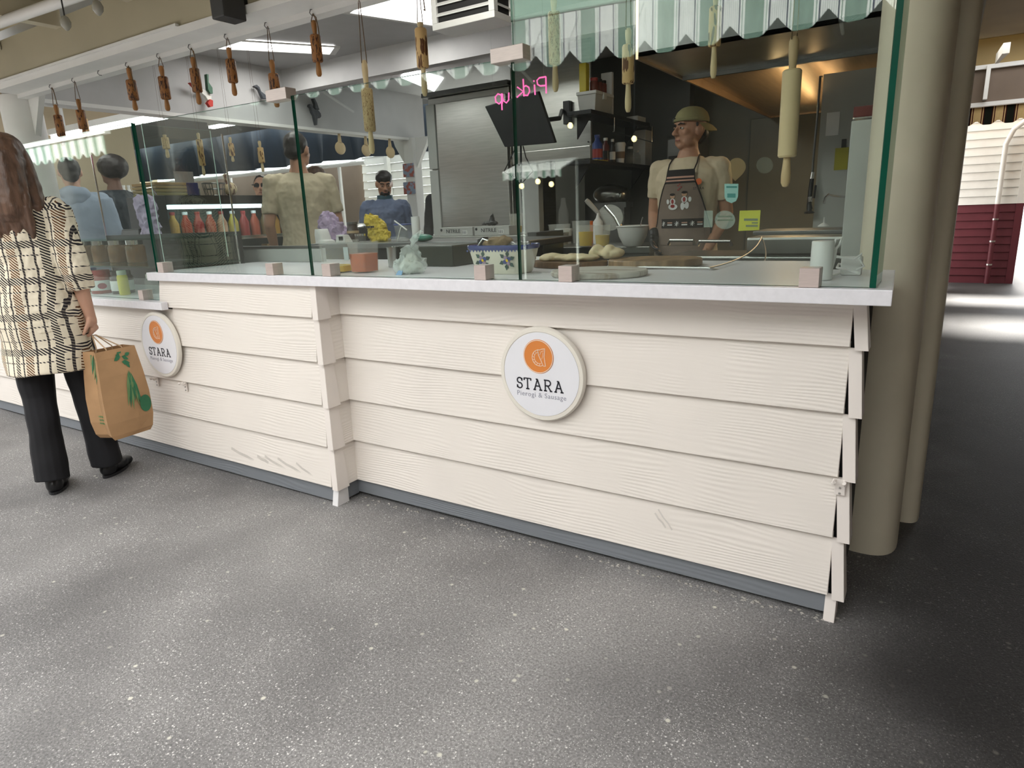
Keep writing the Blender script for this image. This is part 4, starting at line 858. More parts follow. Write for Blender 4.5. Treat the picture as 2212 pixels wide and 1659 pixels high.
b = B(); b.ell((.80, .11, zt+.098), (.05, .03, .012), 14, 8); me = crumple(blob(b, .005, 1), .008, 50, 9); me.materials.append(M_darksteel); tag(link('crumpled_foil', me), 'crumpled grey wrapping at the right inside the flowered dish', 'foil')

# clear plastic bag with food tied at its neck
p = base(902, 602, zt)
x, y = .375, .02
pb = bag('plastic_bag', 'tied clear plastic bag of food standing behind the middle pane', 'bag', [(x-.005, y, zt, .045, .04), (x-.002, y, zt+.012, .062, .05), (x, y, zt+.035, .060, .048), (x+.004, y, zt+.065, .040, .034), (x+.010, y, zt+.09, .022, .02), (x+.016, y, zt+.108, .010, .010), (x+.034, y, zt+.128, .024, .012), (x+.045, y, zt+.15, .026, .010)], M_bagp, 2, .019, .004)
me = bag('bag_contents', None, None, [(x, y, zt+.004, .035, .03), (x, y, zt+.02, .048, .038), (x+.004, y, zt+.045, .035, .028), (x+.01, y, zt+.07, .012, .012)], M_bagin, 7, .010, .006, parent=pb)
me2 = B().slab([(x-.018, y-.062, zt), (x+.012, y-.064, zt), (x+.010, y-.055, zt+.016), (x-.012, y-.053, zt+.016)], (0, .003, 0)).build('price_tag', mat('blue_label', (.25, .42, .65), .5), label='small pale blue tag standing at the foot of the clear bag', cat='tag')

# tubs at the pane joint
def sqtub(name, x, y, z, rx, ry, h, lab, wall, fill, ff, lid=None):
    t = thing(name, (x, y, z), lab, 'tub')
    Q = lambda s, zz: [Vector((q.x, q.y, z+zz)) for q in rsq(x, y, rx*s, ry*s, 0, 32, 6)]
    B().loft([Q(.86, 0), Q(.9, .003), Q(1, h-.008), Q(1.05, h-.008), Q(1.05, h), Q(.97, h), Q(.86, .006)]).build('wall', wall, t, smooth=True)
    if fill: B().loft([Q(.85, .005), Q(.85+.1*ff, h*ff)]).build('contents', fill, t, smooth=True)
    if lid: B().loft([Q(1.07, h), Q(1.07, h+.005), Q(1, h+.007)]).build('lid', lid, t, smooth=True)
    return t
sqtub('food_tub', .0, .03, zt, .062, .06, .125, 'large clear tub with a little yellow liquid, right of the green pane joint', M_clearp, M_oil, .22)
sqtub('food_tub', .128, .035, zt, .047, .047, .118, 'clear tub half full of orange soup behind the middle pane', M_clearp, M_soup, .62)
lb = B().box(.075, .10, -.018, -.0165, zt+.05, zt+.10).build('paper_label', mat('grey_label', (.45, .5, .5), .6), label='small printed label stuck to the left of the orange soup tub', cat='label')

# things behind: dark bin, steel cup with tongs, lavender cloth, white dispenser, yellow bag, jars, box lids
bx = thing('black_bin', (.02, .40, zt), 'dark plastic bin behind the orange soup tub', 'bin')
B().slab([(.02, .30, zt), (.36, .30, zt), (.36, .50, zt), (.02, .50, zt)], (0, 0, .085)).build('body', mat('dark_green_black', (.025, .03, .022), .4), bx, bevel=.006)
st = cup('steel_cup', 845, 577, zt, 26, 42, 'small steel cup holding tongs in front of the dark bin', 'cup', M_pan, flare=.9)
p = WL[st]
for s_ in (-.006, .006): B().tube([p+Vector((s_, 0, .02)), p+Vector((s_*1.4, .01, .085))], .0022, 6).build('tong_arm', M_chrome, st)
# raised shelf behind the countertop that carries the next row
rs = thing('riser_shelf', (-.35, .95, 0), 'low worktop behind the countertop holding cloth, bags and jars', 'table')
B().box(-1.05, .40, .80, 1.28, 1.0, 1.03).build('table_top', M_darksteel, rs, bevel=.004); B().box(-1.03, .38, .82, 1.0, 0, 1.0).build('front_panel', M_dark, rs)
zr = 1.0305
def on(u, v, y): q = at(u, v, y=y); return Vector((q.x, y, zr))
o = on(722, 520, .98); k = mpp(o)
bag('lavender_cloth', 'crumpled lavender cloth heaped behind the white dispenser', 'cloth', [(o.x-.01, o.y, zr, .09, .05), (o.x, o.y, zr+.04, .10, .055), (o.x-.02, o.y, zr+.10, .085, .05), (o.x-.03, o.y, zr+.15, .05, .035), (o.x-.035, o.y, zr+.185, .012, .012)], M_lavc, 11, .022, .006)
o = on(703, 524, .86)
wd = thing('white_dispenser', o, 'white plastic dispenser with a slanted spout on the inner worktop', 'dispenser')
B().loft([[Vector((q.x, q.y, zr+z)) for q in rsq(o.x+dx, .86, rx, .04, 0, 24, 3)] for dx, rx, z in ((0, .062, 0), (0, .058, .012), (-.014, .042, .02), (-.02, .036, .05), (-.022, .026, .075), (-.024, .02, .08))]).build('body', M_plastic, wd, smooth=True)
o = on(740, 526, .84); B().hexa([(o.x-.035, .82, zr), (o.x+.045, .82, zr), (o.x+.045, .88, zr), (o.x-.035, .88, zr), (o.x-.025, .82, zr+.045), (o.x+.035, .82, zr+.045), (o.x+.035, .86, zr+.045), (o.x-.025, .86, zr+.045)]).build('pos_terminal', M_plastic, bevel=.004, label='small white payment box right of the white dispenser', cat='terminal')
o = on(742, 524, .84); B().box(o.x-.01, o.x+.02, .816, .8195, zr+.014, zr+.036).build('small_screen', M_black, label='dark little screen on the white payment box', cat='screen')
o = on(815, 530, .95)
yb = bag('shopping_bag', 'yellow plastic shopping bag standing open on the inner worktop', 'bag', [(o.x+.03, o.y, zr, .06, .04), (o.x+.02, o.y, zr+.04, .068, .045), (o.x, o.y, zr+.08, .062, .04), (o.x-.015, o.y, zr+.115, .066, .035), (o.x-.03, o.y, zr+.14, .045, .028), (o.x-.04, o.y, zr+.15, .03, .02)], M_ybag, 21, .02, .005)
for i in range(6): B().box(o.x-.03+i*.013, o.x-.022+i*.013, o.y-.062, o.y-.058, zr+.075+.002*(i % 2), zr+.088).build('printed_letter', M_ink, yb)
o = on(765, 528, .93)
jr = thing('jar', o, 'dark jar with a beige band between the lavender cloth and yellow bag', 'jar')
B().lathe([(.03, 0), (.034, .004), (.034, .07), (.028, .082), (.028, .1), (.001, .1)], o, 24).build('glass_body', mat('dark_jar', (.04, .02, .018), .2), jr, smooth=True); B().lathe([(.0345, .05), (.0345, .064)], o, 24).build('band', mat('beige_band', (.42, .30, .18), .5), jr); B().lathe([(.031, .1), (.031, .112), (.001, .113)], o, 24).build('lid', M_darksteel, jr, smooth=True)
o = on(780, 530, .84)
jr = thing('jar', o, 'squat glass jar with a metal lid in front of the dark jar', 'jar')
B().lathe([(.028, 0), (.03, .003), (.03, .03), (.026, .036)], o, 24).build('glass_body', M_clearp, jr, smooth=True); B().lathe([(.029, .036), (.029, .048), (.001, .049)], o, 24).build('lid', M_chrome, jr, smooth=True)
o = on(795, 505, 1.12)
pt_ = thing('stock_pot', o, 'dark lidded pot behind the yellow bag', 'pot')
B().lathe([(.07, 0), (.072, .004), (.072, .075), (.001, .076)], o, 28).build('body', M_black, pt_, smooth=True); B().lathe([(.075, .076), (.075, .083), (.05, .10), (.001, .104)], o, 28).build('lid', M_pan, pt_, smooth=True); B().tube([o+Vector((-.02, 0, .1)), o+Vector((-.015, 0, .125)), o+Vector((.015, 0, .125)), o+Vector((.02, 0, .1))], .004, 8).build('knob', M_chrome, pt_, smooth=True)
o = on(873, 530, 1.0); sqtub('food_tub', o.x+.01, 1.0, zr, .045, .04, .085, 'clear tub with a blue lid behind the white paper roll', M_tubw, None, .5, M_blue)
sq = thing('squeegee', on(868, 520, 1.0), 'small white squeegee leaning beside the blue-lidded tub', 'squeegee')
o = at(866, 490, y=.93); B().tube([at(852, 477, y=.93), at(879, 497, y=.93)], .004, 8).build('blade', M_plastic, sq); B().tube([o, at(858, 521, y=.93)], .003, 8).build('handle', M_plastic, sq)
o = on(901, 525, .90); pr_ = thing('paper_roll', o, 'upright white paper roll standing behind the clear bag', 'roll'); B().lathe([(.0225, 0), (.0225, .128), (.008, .128), (.008, .06)], o, 28).build('roll', M_paper, pr_, smooth=True)
o = on(915, 535, .84); b = B(); b.ell((o.x+.0, .84, zr+.02), (.06, .04, .02), 20, 10); me = blob(b, .006, 2); me.materials.append(M_teal)
for v in me.vertices: v.co.z = max(zr, v.co.z)
tag(link('green_bowl', me), 'upturned dark green bowl behind the clear plastic bag', 'bowl')
o = on(860, 532, .86); b = B(); b.ell((o.x, .86, zr+.014), (.07, .04, .014), 16, 8); me = crumple(blob(b, .005, 1), .012, 45, 4); me.materials.append(M_clearp); tag(link('plastic_wrap', me), 'crumpled clear plastic wrap in front of the yellow bag', 'wrap')
wb_ = box('cutting_board', M_plastic, .30, .62, .44, .70, zt+0, zt+.012, bevel=.004, label='thin white plastic cutting board left of the flowered dish', cat='cutting board')
B().slab([(.36, .50, zt+.0125), (.58, .46, zt+.0125), (.60, .56, zt+.0125), (.40, .60, zt+.0125)], (0, 0, .006)).build('wooden_paddle', M_natural, bevel=.002, label='pale wooden paddle lying on the white cutting board', cat='paddle')

# glove boxes and black glove on the ledge
zl = 1.0305
def glovebox(u0, u1, v0, v1, lab):
    a, c = at(u0, v1, y=1.56), at(u1, v1, y=1.56); hh = at(u0, v0, y=1.56).z-a.z
    t = thing('glove_box', ((a.x+c.x)/2, 1.6, zl), lab, 'box'); L_ = c.x-a.x
    B().box(a.x, c.x, 1.56, 1.66, zl, zl+hh).build('carton', mat('glove_carton', (.42, .42, .41), .6, var=.05), t, bevel=.002)
    textmesh('NITRILE', hh*.62, M_ink, 'lettering', frame((a.x+L_*.42, 1.5592, zl+hh*.35), (1, 0, 0), (0, 0, 1)), t)
    B().box(a.x+L_*.70, a.x+L_*.84, 1.5585, 1.5598, zl+hh*.15, zl+hh*.6).build('barcode', M_paper, t)
    for i in range(5): B().box(a.x+L_*(.71+i*.025), a.x+L_*(.72+i*.025), 1.5580, 1.5588, zl+hh*.2, zl+hh*.55).build('bar', M_ink, t)
    B().lathe([(hh*.16, 0), (hh*.16, .001)], (a.x+L_*.06, 1.5595, zl+hh*.7), 14, axis=(0, -1, 0)).build('emblem', M_ink, t)
    return t
glovebox(950, 1021, 487, 505, 'grey NITRILE glove box on the ledge, the left one')
glovebox(1025, 1100, 485, 504, 'grey NITRILE glove box on the ledge, right one under the black glove')
o = at(1062, 484, y=1.6); b = B()
b.ell((o.x, 1.6, o.z+.006), (.05, .03, .012)); b.ell((o.x+.005, 1.6, o.z+.02), (.018, .015, .03)); b.ell((o.x+.012, 1.6, o.z+.045), (.008, .01, .02)); b.ell((o.x-.045, 1.6, o.z+.004), (.03, .014, .007)); me = crumple(blob(b, .004, 2), .008, 50, 6); me.materials.append(M_black)
tag(link('rubber_glove', me), 'crumpled black rubber glove lying on the right glove box', 'glove')
cup('deli_cup', 1110, 505, zl, 30, 42, 'tall clear cup with yellow liquid at the end of the ledge', 'cup', M_tubw, M_oil, .38)

# containers on the work table
zw = .9305
cup('deli_cup', 1260, 534, zw, 36, 46, 'clear deli cup nearly full of yellow liquid on the work table', 'cup', M_tubw, M_oil, .70)
cup('deli_cup', 1296, 534, zw, 36, 46, 'clear deli cup half full of yellow liquid, right of the fuller one', 'cup', M_tubw, M_oil, .55)
cup('food_tub', 1202, 532, zw, 42, 46, 'grey square tub of liquid at the left end of the work table', 'tub', M_tubw, M_greyliq, .62, sq=1)
b = thing('mixing_bowl', base(1353, 534, zw)+Vector((0, .1, 0)), 'white mixing bowl beside the cook\'s gloved hand', 'bowl'); o = WL[b]; k = mpp(o); R = 35*k
B().lathe([(R*.5, 0), (R*.55, .004), (R*.85, .06), (R*.97, .115), (R*1.03, .118), (R*1.02, .124), (R*.95, .122), (R*.8, .06), (R*.5, .01)], o, 36).build('bowl_wall', M_plastic, b, smooth=True)
B().lathe([(R*.9, .09), (.001, .092)], o, 30).build('contents', mat('batter', (.55, .45, .33), .5), b)
B().tube([o+Vector((.04, 0, .09)), o+Vector((.055, .02, .17))], .004, 6).build('spoon_handle', M_chrome, b)
def rear(u, v, y): q = at(u, v, y=y); return Vector((q.x, y, zw))
o = rear(1218, 520, 2.36); t = thing('white_tub', o, 'white printed tub behind the grey one', 'tub'); B().lathe([(.05, 0), (.06, .09), (.064, .09), (.064, .105), (.001, .106)], o, 28).build('wall', M_plastic, t, smooth=True); B().box(o.x-.03, o.x-.01, o.y-.066, o.y-.062, zw+.08, zw+.088).build('printed_mark', M_ink, t)
o = rear(1258, 520, 2.38); sqtub('food_tub', o.x, 2.38, zw, .062, .05, .155, 'tall clear square container behind the yellow deli cups', M_tubw, None, .5)
o = rear(1292, 520, 2.32); t = thing('squeeze_bottle', o, 'white-capped squeeze bottle behind the second deli cup', 'bottle')
B().lathe([(.032, 0), (.034, .004), (.034, .13), (.028, .142)], o, 24).build('body', M_plastic, t, smooth=True); B().lathe([(.034, .128), (.034, .145), (.014, .17), (.006, .20), (.001, .202)], o, 20).build('nozzle_cap', M_plastic, t, smooth=True)
o = rear(1278, 520, 2.40); B().lathe([(.012, 0), (.012, .15), (.001, .152)], o, 12).build('orange_bottle', M_soup, label='slim orange bottle between the clear container and squeeze bottle', cat='bottle')
t = thing('saute_pan', rear(1318, 520, 2.40), 'steel pan with a pale handle leaning behind the bowl', 'pan')
c0 = at(1322, 470, y=2.38); 
B().loft([[c0+Vector((r*math.cos(q), z*.9+.0*r, 0))+Vector((0, z*.3, r*math.sin(q)*.9)) .lerp(c0, 0) for q in (2*PI*j/28 for j in range(28))] for r, z in ((.07, .01), (.085, 0), (.095, -.03))]).build('dish', M_steel, t, smooth=True)
B().tube([at(1300, 468, y=2.36), at(1285, 452, y=2.33), at(1270, 436, y=2.30), at(1266, 432, y=2.29)], [.012, .016, .018, .014], 10).build('handle', mat('pale_handle', (.50, .48, .44), .5), t, smooth=True)
B().tube([at(1345, 500, y=2.36), at(1330, 470, y=2.36), at(1308, 445, y=2.36)], .02, 10).build('rim_tube', M_chrome, t, smooth=True)
t = thing('dough_mixer', (.15, 3.0, 0), 'rounded grey steel mixer head against the dark wall', 'mixer')
o = at(1318, 420, y=3.0); b = B(); b.ell(o, (.14, .09, .075), 20, 12); b.ell(o+Vector((.1, 0, -.01)), (.06, .08, .06)); me = blob(b, .012, 2); me.materials.append(M_pan); link('mixer_head', me, t)
B().box(o.x-.12, o.x+.16, 2.93, 3.07, o.z-.10, o.z-.06).build('base_plate', M_darksteel, t); B().box(o.x-.1, o.x+.14, 2.94, 3.06, 0, o.z-.10).build('stand', M_darksteel, t)
o = rear(1218, 505, 2.44); t = thing('glass_bottle', o, 'tall clear glass bottle behind the white tub', 'bottle'); B().lathe([(.035, 0), (.037, .004), (.037, .22), (.02, .27), (.016, .31), (.018, .315), (.001, .316)], o, 24).build('glass_body', M_clearp, t, smooth=True)

# shelf contents
def bx_(name, m, x0, x1, y0, y1, z0, h, lab, cat, **k): return B().box(x0, x1, y0, y1, z0, z0+h).build(name, m, bevel=.004, label=lab, cat=cat, **k)
def shelfpos(u, z, x=.0): return at(u, (235 if z > 1.6 else 347), x=x)
zu, zd = 1.7655, 1.4655
def sp_at(u, x): # point on the shelf at pixel column u
    r = RIGHT*((u-1106)/F_PX) + UP*(-(250-829.5)/F_PX) + _f; t_ = (x-CAM.x)/r.x; return (CAM+r*t_).y
t = thing('storage_tub', (.0, sp_at(1300, .0), zu), 'white lidded storage tub at the front of the upper shelf', 'tub')
y0 = sp_at(1282, .05); y1 = y0+.26
B().hexa([(-.055, y0+.01, zu), (.055, y0+.01, zu), (.055, y1-.01, zu), (-.055, y1-.01, zu), (-.065, y0, zu+.11), (.068, y0, zu+.11), (.068, y1, zu+.11), (-.065, y1, zu+.11)]).build('tub_wall', mat('milky_tub', (.55, .55, .53), .4), t, bevel=.004)
B().box(-.07, .075, y0-.01, y1+.01, zu+.11, zu+.13).build('lid', M_plastic, t, bevel=.005); B().box(.055, .08, y0+.10, y0+.14, zu+.085, zu+.125).build('latch', M_plastic, t)
bx_('yellow_box', M_yellow, -.05, .0, y0+.0, y0+.05, zu+.1305, .17, 'bright yellow packet standing on the white storage tub', 'packet')
for i in range(3):
    yy = y0+.075+i*.065; t = thing('spice_jar', (.02, yy, zu+.1305), 'dark reddish spice jar on the storage tub, '+('nearest the yellow packet', 'middle of the three', 'furthest back')[i], 'jar', 'spice jars on the storage tub')
    B().lathe([(.026, 0), (.028, .003), (.028, .06), (.022, .068)], (.02, yy, zu+.1305), 18).build('body', mat('spice_red', (.16, .04, .03), .4, var=.3), t, smooth=True); B().lathe([(.025, .068), (.025, .085), (.001, .086)], (.02, yy, zu+.1305), 18).build('lid', M_black if i else M_red, t, smooth=True)
bx_('white_carton', M_paper, -.03, .05, y1+.03, y1+.06, zu, .28, 'tall white carton behind the storage tub', 'carton')
yy = sp_at(1375, .05); bx_('white_carton', M_paper, -.03, .06, yy, yy+.16, zu, .045, 'low white carton at the far end of the upper shelf', 'carton')
for u, r, h, m, m2, lab in ((1290, .034, .16, M_blue, M_red, 'blue bottle with a red label at the left of the lower shelf'), (1308, .026, .15, mat('dark_red_bottle', (.10, .015, .012), .3), M_black, 'dark red bottle next to the blue one on the lower shelf'), (1323, .02, .15, M_black, M_plastic, 'slim black bottle with a white label on the lower shelf'), (1362, .035, .12, M_clearp, M_clearp, 'clear plastic jar right of the paper cup on the lower shelf'), (1376, .03, .10, M_clearp, M_clearp, 'second clear jar at the back of the lower shelf')):
    yy = sp_at(u, .03); o = Vector((.03, yy, zd)); t = thing('sauce_bottle', o, lab, 'bottle')
    B().lathe([(r, 0), (r, h*.7), (r*.5, h*.85), (r*.45, h*.95)], o, 18).build('body', m, t, smooth=True); B().lathe([(r*1.01, h*.15), (r*1.01, h*.5)], o, 18, caps=False).build('paper_label', m2, t); B().lathe([(r*.55, h*.94), (r*.55, h*1.06), (.001, h*1.07)], o, 14).build('cap', M_blue if m is M_blue else M_plastic, t, smooth=True)
o = Vector((.04, sp_at(1340, .04), zd)); t = thing('paper_cup', o, 'white paper coffee cup with a brown sleeve on the lower shelf', 'cup')
B().lathe([(.026, 0), (.036, .12), (.038, .122)], o, 24).build('cup_wall', M_paper, t, smooth=True); B().lathe([(.0305, .035), (.0345, .08)], o, 24, caps=False).build('sleeve', M_cork, t, smooth=True); B().lathe([(.039, .12), (.039, .13), (.034, .142), (.001, .143)], o, 24).build('lid', M_plastic, t, smooth=True)
yy = sp_at(1392, .05); bx_('white_carton', M_paper, -.04, .06, yy, yy+.18, zd, .26, 'large white carton at the far end of the lower shelf', 'carton')
yy = sp_at(1300, .07); bx_('yellow_tray', M_yellow, -.0, .09, yy-.12, yy+.05, zd, .006, 'thin yellow tray under the bottles on the lower shelf', 'tray')
t = thing('wire_rail', (.11, 2.7, 1.6), 'thin bright wire rail hanging across the lower shelf', 'rail'); B().tube([at(1325, 285, x=.115), at(1412, 308, x=.115)], .004, 6).build('rail', M_chrome, t)
for u, v in ((1327, 286), (1408, 307)): o = at(u, v, x=.115); B().tube([o, (o.x, o.y, 1.742), (.09, o.y, 1.742)], .003, 6).build('rail_hook', M_chrome, t)

# right end: papers, spray faucet, tap, towel box
a, c = at(1782, 241, y=.69), at(1817, 296, y=.69)
pw = lambda u0, u1, v0, v1, m, nm, lab, cat, x=1.896: None
def wall_paper_sheet(u0, v0, u1, v1, m, nm, lab):   # sheet pinned on the right wall
    q = [at(u0, v1, x=1.893), at(u1, v1, x=1.893), at(u1, v0, x=1.893), at(u0, v0, x=1.893)]
    return B().slab(q, (.003, 0, 0)).build(nm, m, label=lab, cat='paper')
bw_ = thing('partition_board', (1.0, 3.0, 0), 'grey wall board right of the cook carrying notes and the spray faucet', 'board')
X0, X1, YP = at(1762, 400, y=2.2).x, at(1845, 400, y=2.2).x, 2.2
B().box(X0, X1+.2, YP, YP+.03, 0, 1.795).build('board', M_lightgrey, bw_)
def note(u0, v0, u1, v1, m, nm, lab):
    a, c = at(u0, v1, y=YP-.002), at(u1, v0, y=YP-.002); return B().slab([(a.x, YP-.003, a.z), (c.x, YP-.003, a.z), (c.x, YP-.006, c.z), (a.x, YP-.006, c.z)], (0, .002, 0)).build(nm, m, label=lab, cat='note')
note(1783, 241, 1815, 294, M_paper, 'paper_note', 'white sheet pinned up behind the large plain rolling pin')
note(1801, 318, 1834, 368, mat('yellow_paper', (.42, .38, .04), .6), 'paper_note', 'yellow sheet hanging below the white one')
note(1816, 300, 1829, 336, M_black, 'tape_strip', 'black tape strip over the yellow sheet')
fa = thing('spray_faucet', (1.2, 2.1, 1.0), 'black pre-rinse spray valve hanging from its thin hose', 'faucet')
Y = 2.15
B().tube([at(1766, 248, y=Y), at(1758, 330, y=Y), at(1754, 388, y=Y)], .006, 8).build('hose', M_darksteel, fa); B().tube([at(1756, 372, y=Y), at(1753, 388, y=Y)], .009, 10).build('ferrule', M_chrome, fa)
B().tube([at(1754, 386, y=Y), at(1751, 410, y=Y), at(1748, 440, y=Y), at(1749, 452, y=Y)], [.011, .012, .012, .016], 12).build('grip', M_black, fa, smooth=True); B().tube([at(1762, 400, y=Y), at(1758, 428, y=Y)], .006, 8).build('lever', M_black, fa)
B().lathe([(.010, .03), (.014, .012), (.026, .004), (.028, 0), (.02, -.004)], at(1748, 460, y=Y), 18).build('spray_head', M_black, fa, smooth=True); B().tube([at(1750, 425, y=Y-.012), at(1750, 436, y=Y-.012)], .012, 10).build('chrome_collar', M_chrome, fa)
o = at(1766, 248, y=Y); B().tube([o, (o.x, o.y, 1.78), (o.x, YP+.0, 1.785)], .006, 8).build('riser', M_darksteel, fa)
tp_ = thing('wall_tap', at(1826, 425, y=2.15), 'thin chrome swan-neck tap on the grey board', 'tap')
B().tube([at(1832, 426, y=2.19), at(1800, 423, y=2.1), at(1790, 420, y=2.08), at(1783, 427, y=2.07), at(1780, 440, y=2.06)], .006, 8).build('spout', M_chrome, tp_, smooth=True)
cg = thing('soap_funnel', at(1779, 489, y=1.5), 'small white funnel standing on the steam table rim', 'funnel'); o = WL[cg]; B().lathe([(.025, 0), (.024, .003), (.012, .012), (.003, .016), (.002, .04)], (o.x, o.y, o.z), 20).build('cone', M_plastic, cg, smooth=True)
tb = thing('towel_dispenser', at(1870, 258, y=.9), 'dark red and chrome dispenser high beside the right post', 'dispenser'); o = WL[tb]; B().box(o.x-.03, 1.86, .80, .9, o.z+.0, o.z+.035).build('red_top', mat('dark_red_case', (.13, .02, .015), .4), tb, bevel=.004); B().box(o.x-.03, 1.86, .79, .9, o.z-.03, o.z).build('chrome_front', M_chrome, tb, bevel=.006)

# stickers on the inner face of the tall pane
def sticker(poly, m, lab, cat='sticker', marks=(), mm=None):
    yi = YG+.0062; t = thing('glass_sticker', at(*poly[0], y=yi), lab, cat)
    B().slab([at(u, v, y=yi) for u, v in poly], (0, .0006, 0)).build('film', m, t)
    for (u0, v0, u1, v1) in marks: B().slab([at(u0, v0, y=yi-.0003), at(u1, v0, y=yi-.0003), at(u1, v1, y=yi-.0003), at(u0, v1, y=yi-.0003)], (0, .0004, 0)).build('printed_line', mm, t)
    return t
M_st1 = mat('yellow_green_film', (.50, .50, .05), .5, alpha=.9); M_st2 = mat('teal_film', (.30, .52, .48), .5, alpha=.85); M_st3 = mat('clear_film', (.40, .48, .42), .4, alpha=.35); M_st4 = mat('orange_film', (.42, .28, .12), .5, alpha=.30); M_mk = mat('dim_print', (.16, .2, .14), .5, alpha=.8)
sticker([(1595, 499), (1640, 497), (1643, 454), (1598, 455)], M_st1, 'yellow-green square notice stuck on the tall pane', marks=[(1607, 472, 1637, 477), (1624, 480, 1637, 483), (1611, 486, 1637, 490)], mm=M_mk)
sticker([(1565, 397), (1595, 397), (1594, 425), (1590, 434), (1580, 439), (1569, 434), (1565, 425)], M_st2, 'teal and white shield sticker beside the cook\'s arm', marks=[(1569, 402, 1592, 406), (1571, 418, 1589, 427)], mm=mat('teal_print', (.05, .22, .2), .5))
sticker([(1566+22*math.cos(q*PI/12), 475+20*math.sin(q*PI/12)) for q in range(24)], M_st3, 'round pale sticker left of the yellow-green notice', marks=[(1550, 466, 1582, 469), (1550, 474, 1584, 477)], mm=M_mk)
sticker([(1521, 455), (1540, 455), (1539, 491), (1520, 491)], M_st3, 'small upright clear sticker left of the round one')
sticker([(1592+19*math.cos(q*PI/10), 360+19*math.sin(q*PI/10)) for q in range(-8, 3)]+[(1605, 375), (1588, 391), (1576, 378), (1572, 368)], M_st4, 'faint amber pin-shaped sticker above the teal one')
sticker([(1652+18*math.cos(q*PI/12), 357+18*math.sin(q*PI/12)) for q in range(24)], mat('faint_film', (.3, .32, .25), .4, alpha=.12), 'very faint round sticker right of the amber one')

# jar case on the lower ledge
M_shelfg = glassmat('case_shelf_glass', (.80, .88, .85), 1.0, base=.05)
jc = thing('display_case', (-1.7, .2, .8205), 'glass jar case standing on the lower ledge', 'display case')
for z in (.965, 1.10): B().box(-2.40, -1.09, -.05, .36, z, z+.008).build('glass_shelf', M_shelfg, jc)
B().box(-2.40, -1.09, .36, .38, .8205, 1.12).build('rear_frame', M_black, jc)
for x in (-2.40, -1.10): B().box(x, x+.005, .35, .358, .8205, 1.6).build('case_upright', M_chrome, jc)
def jar(x, y, z, r, h, mb, ml, lab, mlab=None, pic=None, hl=.02):
    t = thing('food_jar', (x, y, z), lab, 'jar')
    B().lathe([(r*.94, 0), (r, .004), (r, h*.78), (r*.8, h*.9)], (x, y, z), 22).build('jar_body', mb, t, smooth=True)
    B().lathe([(r*.86, h*.88), (r*.86, h*.88+hl), (r*.8, h*.88+hl+.003), (.001, h*.88+hl+.003)], (x, y, z), 22).build('lid', ml, t, smooth=True)
    if mlab: B().lathe([(r*1.012, h*.15), (r*1.012, h*.62)], (x, y, z), 22, caps=False).build('paper_label', mlab, t, smooth=True)
    if pic:
        d = (CAM-Vector((x, y, z))); d.z = 0; d.normalize(); e_ = Vector((-d.y, d.x, 0)); c_ = Vector((x, y, z+h*.36))+d*(r*1.02)
        B().slab([c_+e_*(r*.4*math.cos(q*PI/6))+Vector((0, 0, r*.28*math.sin(q*PI/6))) for q in range(12)], d*.001).build('label_picture', pic, t)
    return t
zc = .8206; M_pick = mat('pickle_green', (.10, .16, .05), .3, var=.3, scale=40); M_beet = mat('beet_red', (.28, .03, .02), .3); M_lab = mat('jar_label', (.66, .70, .70), .5)
xs = lambda u: at(u, 600, y=.03).x
jar(xs(190), .03, zc, .058, .122, M_pick, M_blue, 'jar with a blue lid and white label, furthest left in the jar case', M_lab, mat('cucumber_print', (.05, .2, .05), .5))
jar(xs(230), .0, zc, .056, .115, M_beet, M_red, 'jar with a red lid and white label, second in the jar case', M_lab, mat('beet_print', (.3, .02, .05), .5))
jar(xs(262), .03, zc, .056, .112, mat('dark_spread', (.03, .015, .012), .3), M_black, 'black-lidded jar with a white label, third in the jar case', M_lab, M_ink)
jar(xs(285), -.02, zc, .026, .118, mat('mustard_yellow', (.60, .58, .10), .4), mat('pale_cap', (.5, .6, .5), .4), 'slim yellow bottle beside the right clip of the jar case', None)
jar(xs(310), .10, zc, .06, .09, M_tubw, M_plastic, 'low clear tub at the right end of the jar case', None)
for i, u in enumerate((185, 222, 258, 296)):
    jar(at(u, 560, y=.16).x, .16, .9735, .05, .11, mat('amber_preserve', (.20, .085, .03), .3, var=.3), M_chrome, 'amber preserve jar with ridged steel lid on the glass shelf, '+('first', 'second', 'third', 'fourth')[i]+' from the left', None, None, .025)
# register and paper goods behind the case
cr = thing('cash_register', (-1.75, .75, 0), 'black angular register monitor seen behind the jar case', 'register')
o = at(285, 515, y=.56); B().hexa([(o.x-.13, .54, o.z-.05), (o.x+.12, .54, o.z-.05), (o.x+.12, .60, o.z-.05), (o.x-.13, .60, o.z-.05), (o.x-.11, .56, o.z+.06), (o.x+.10, .56, o.z+.06), (o.x+.10, .62, o.z+.06), (o.x-.11, .62, o.z+.06)]).build('screen_shell', M_black, cr, bevel=.008); B().box(o.x-.03, o.x+.03, .56, .60, .9, o.z-.05).build('stand', M_black, cr); B().box(o.x-.25, o.x+.22, .52, .66, 0, .9).build('counter_cabinet', M_dark, cr)

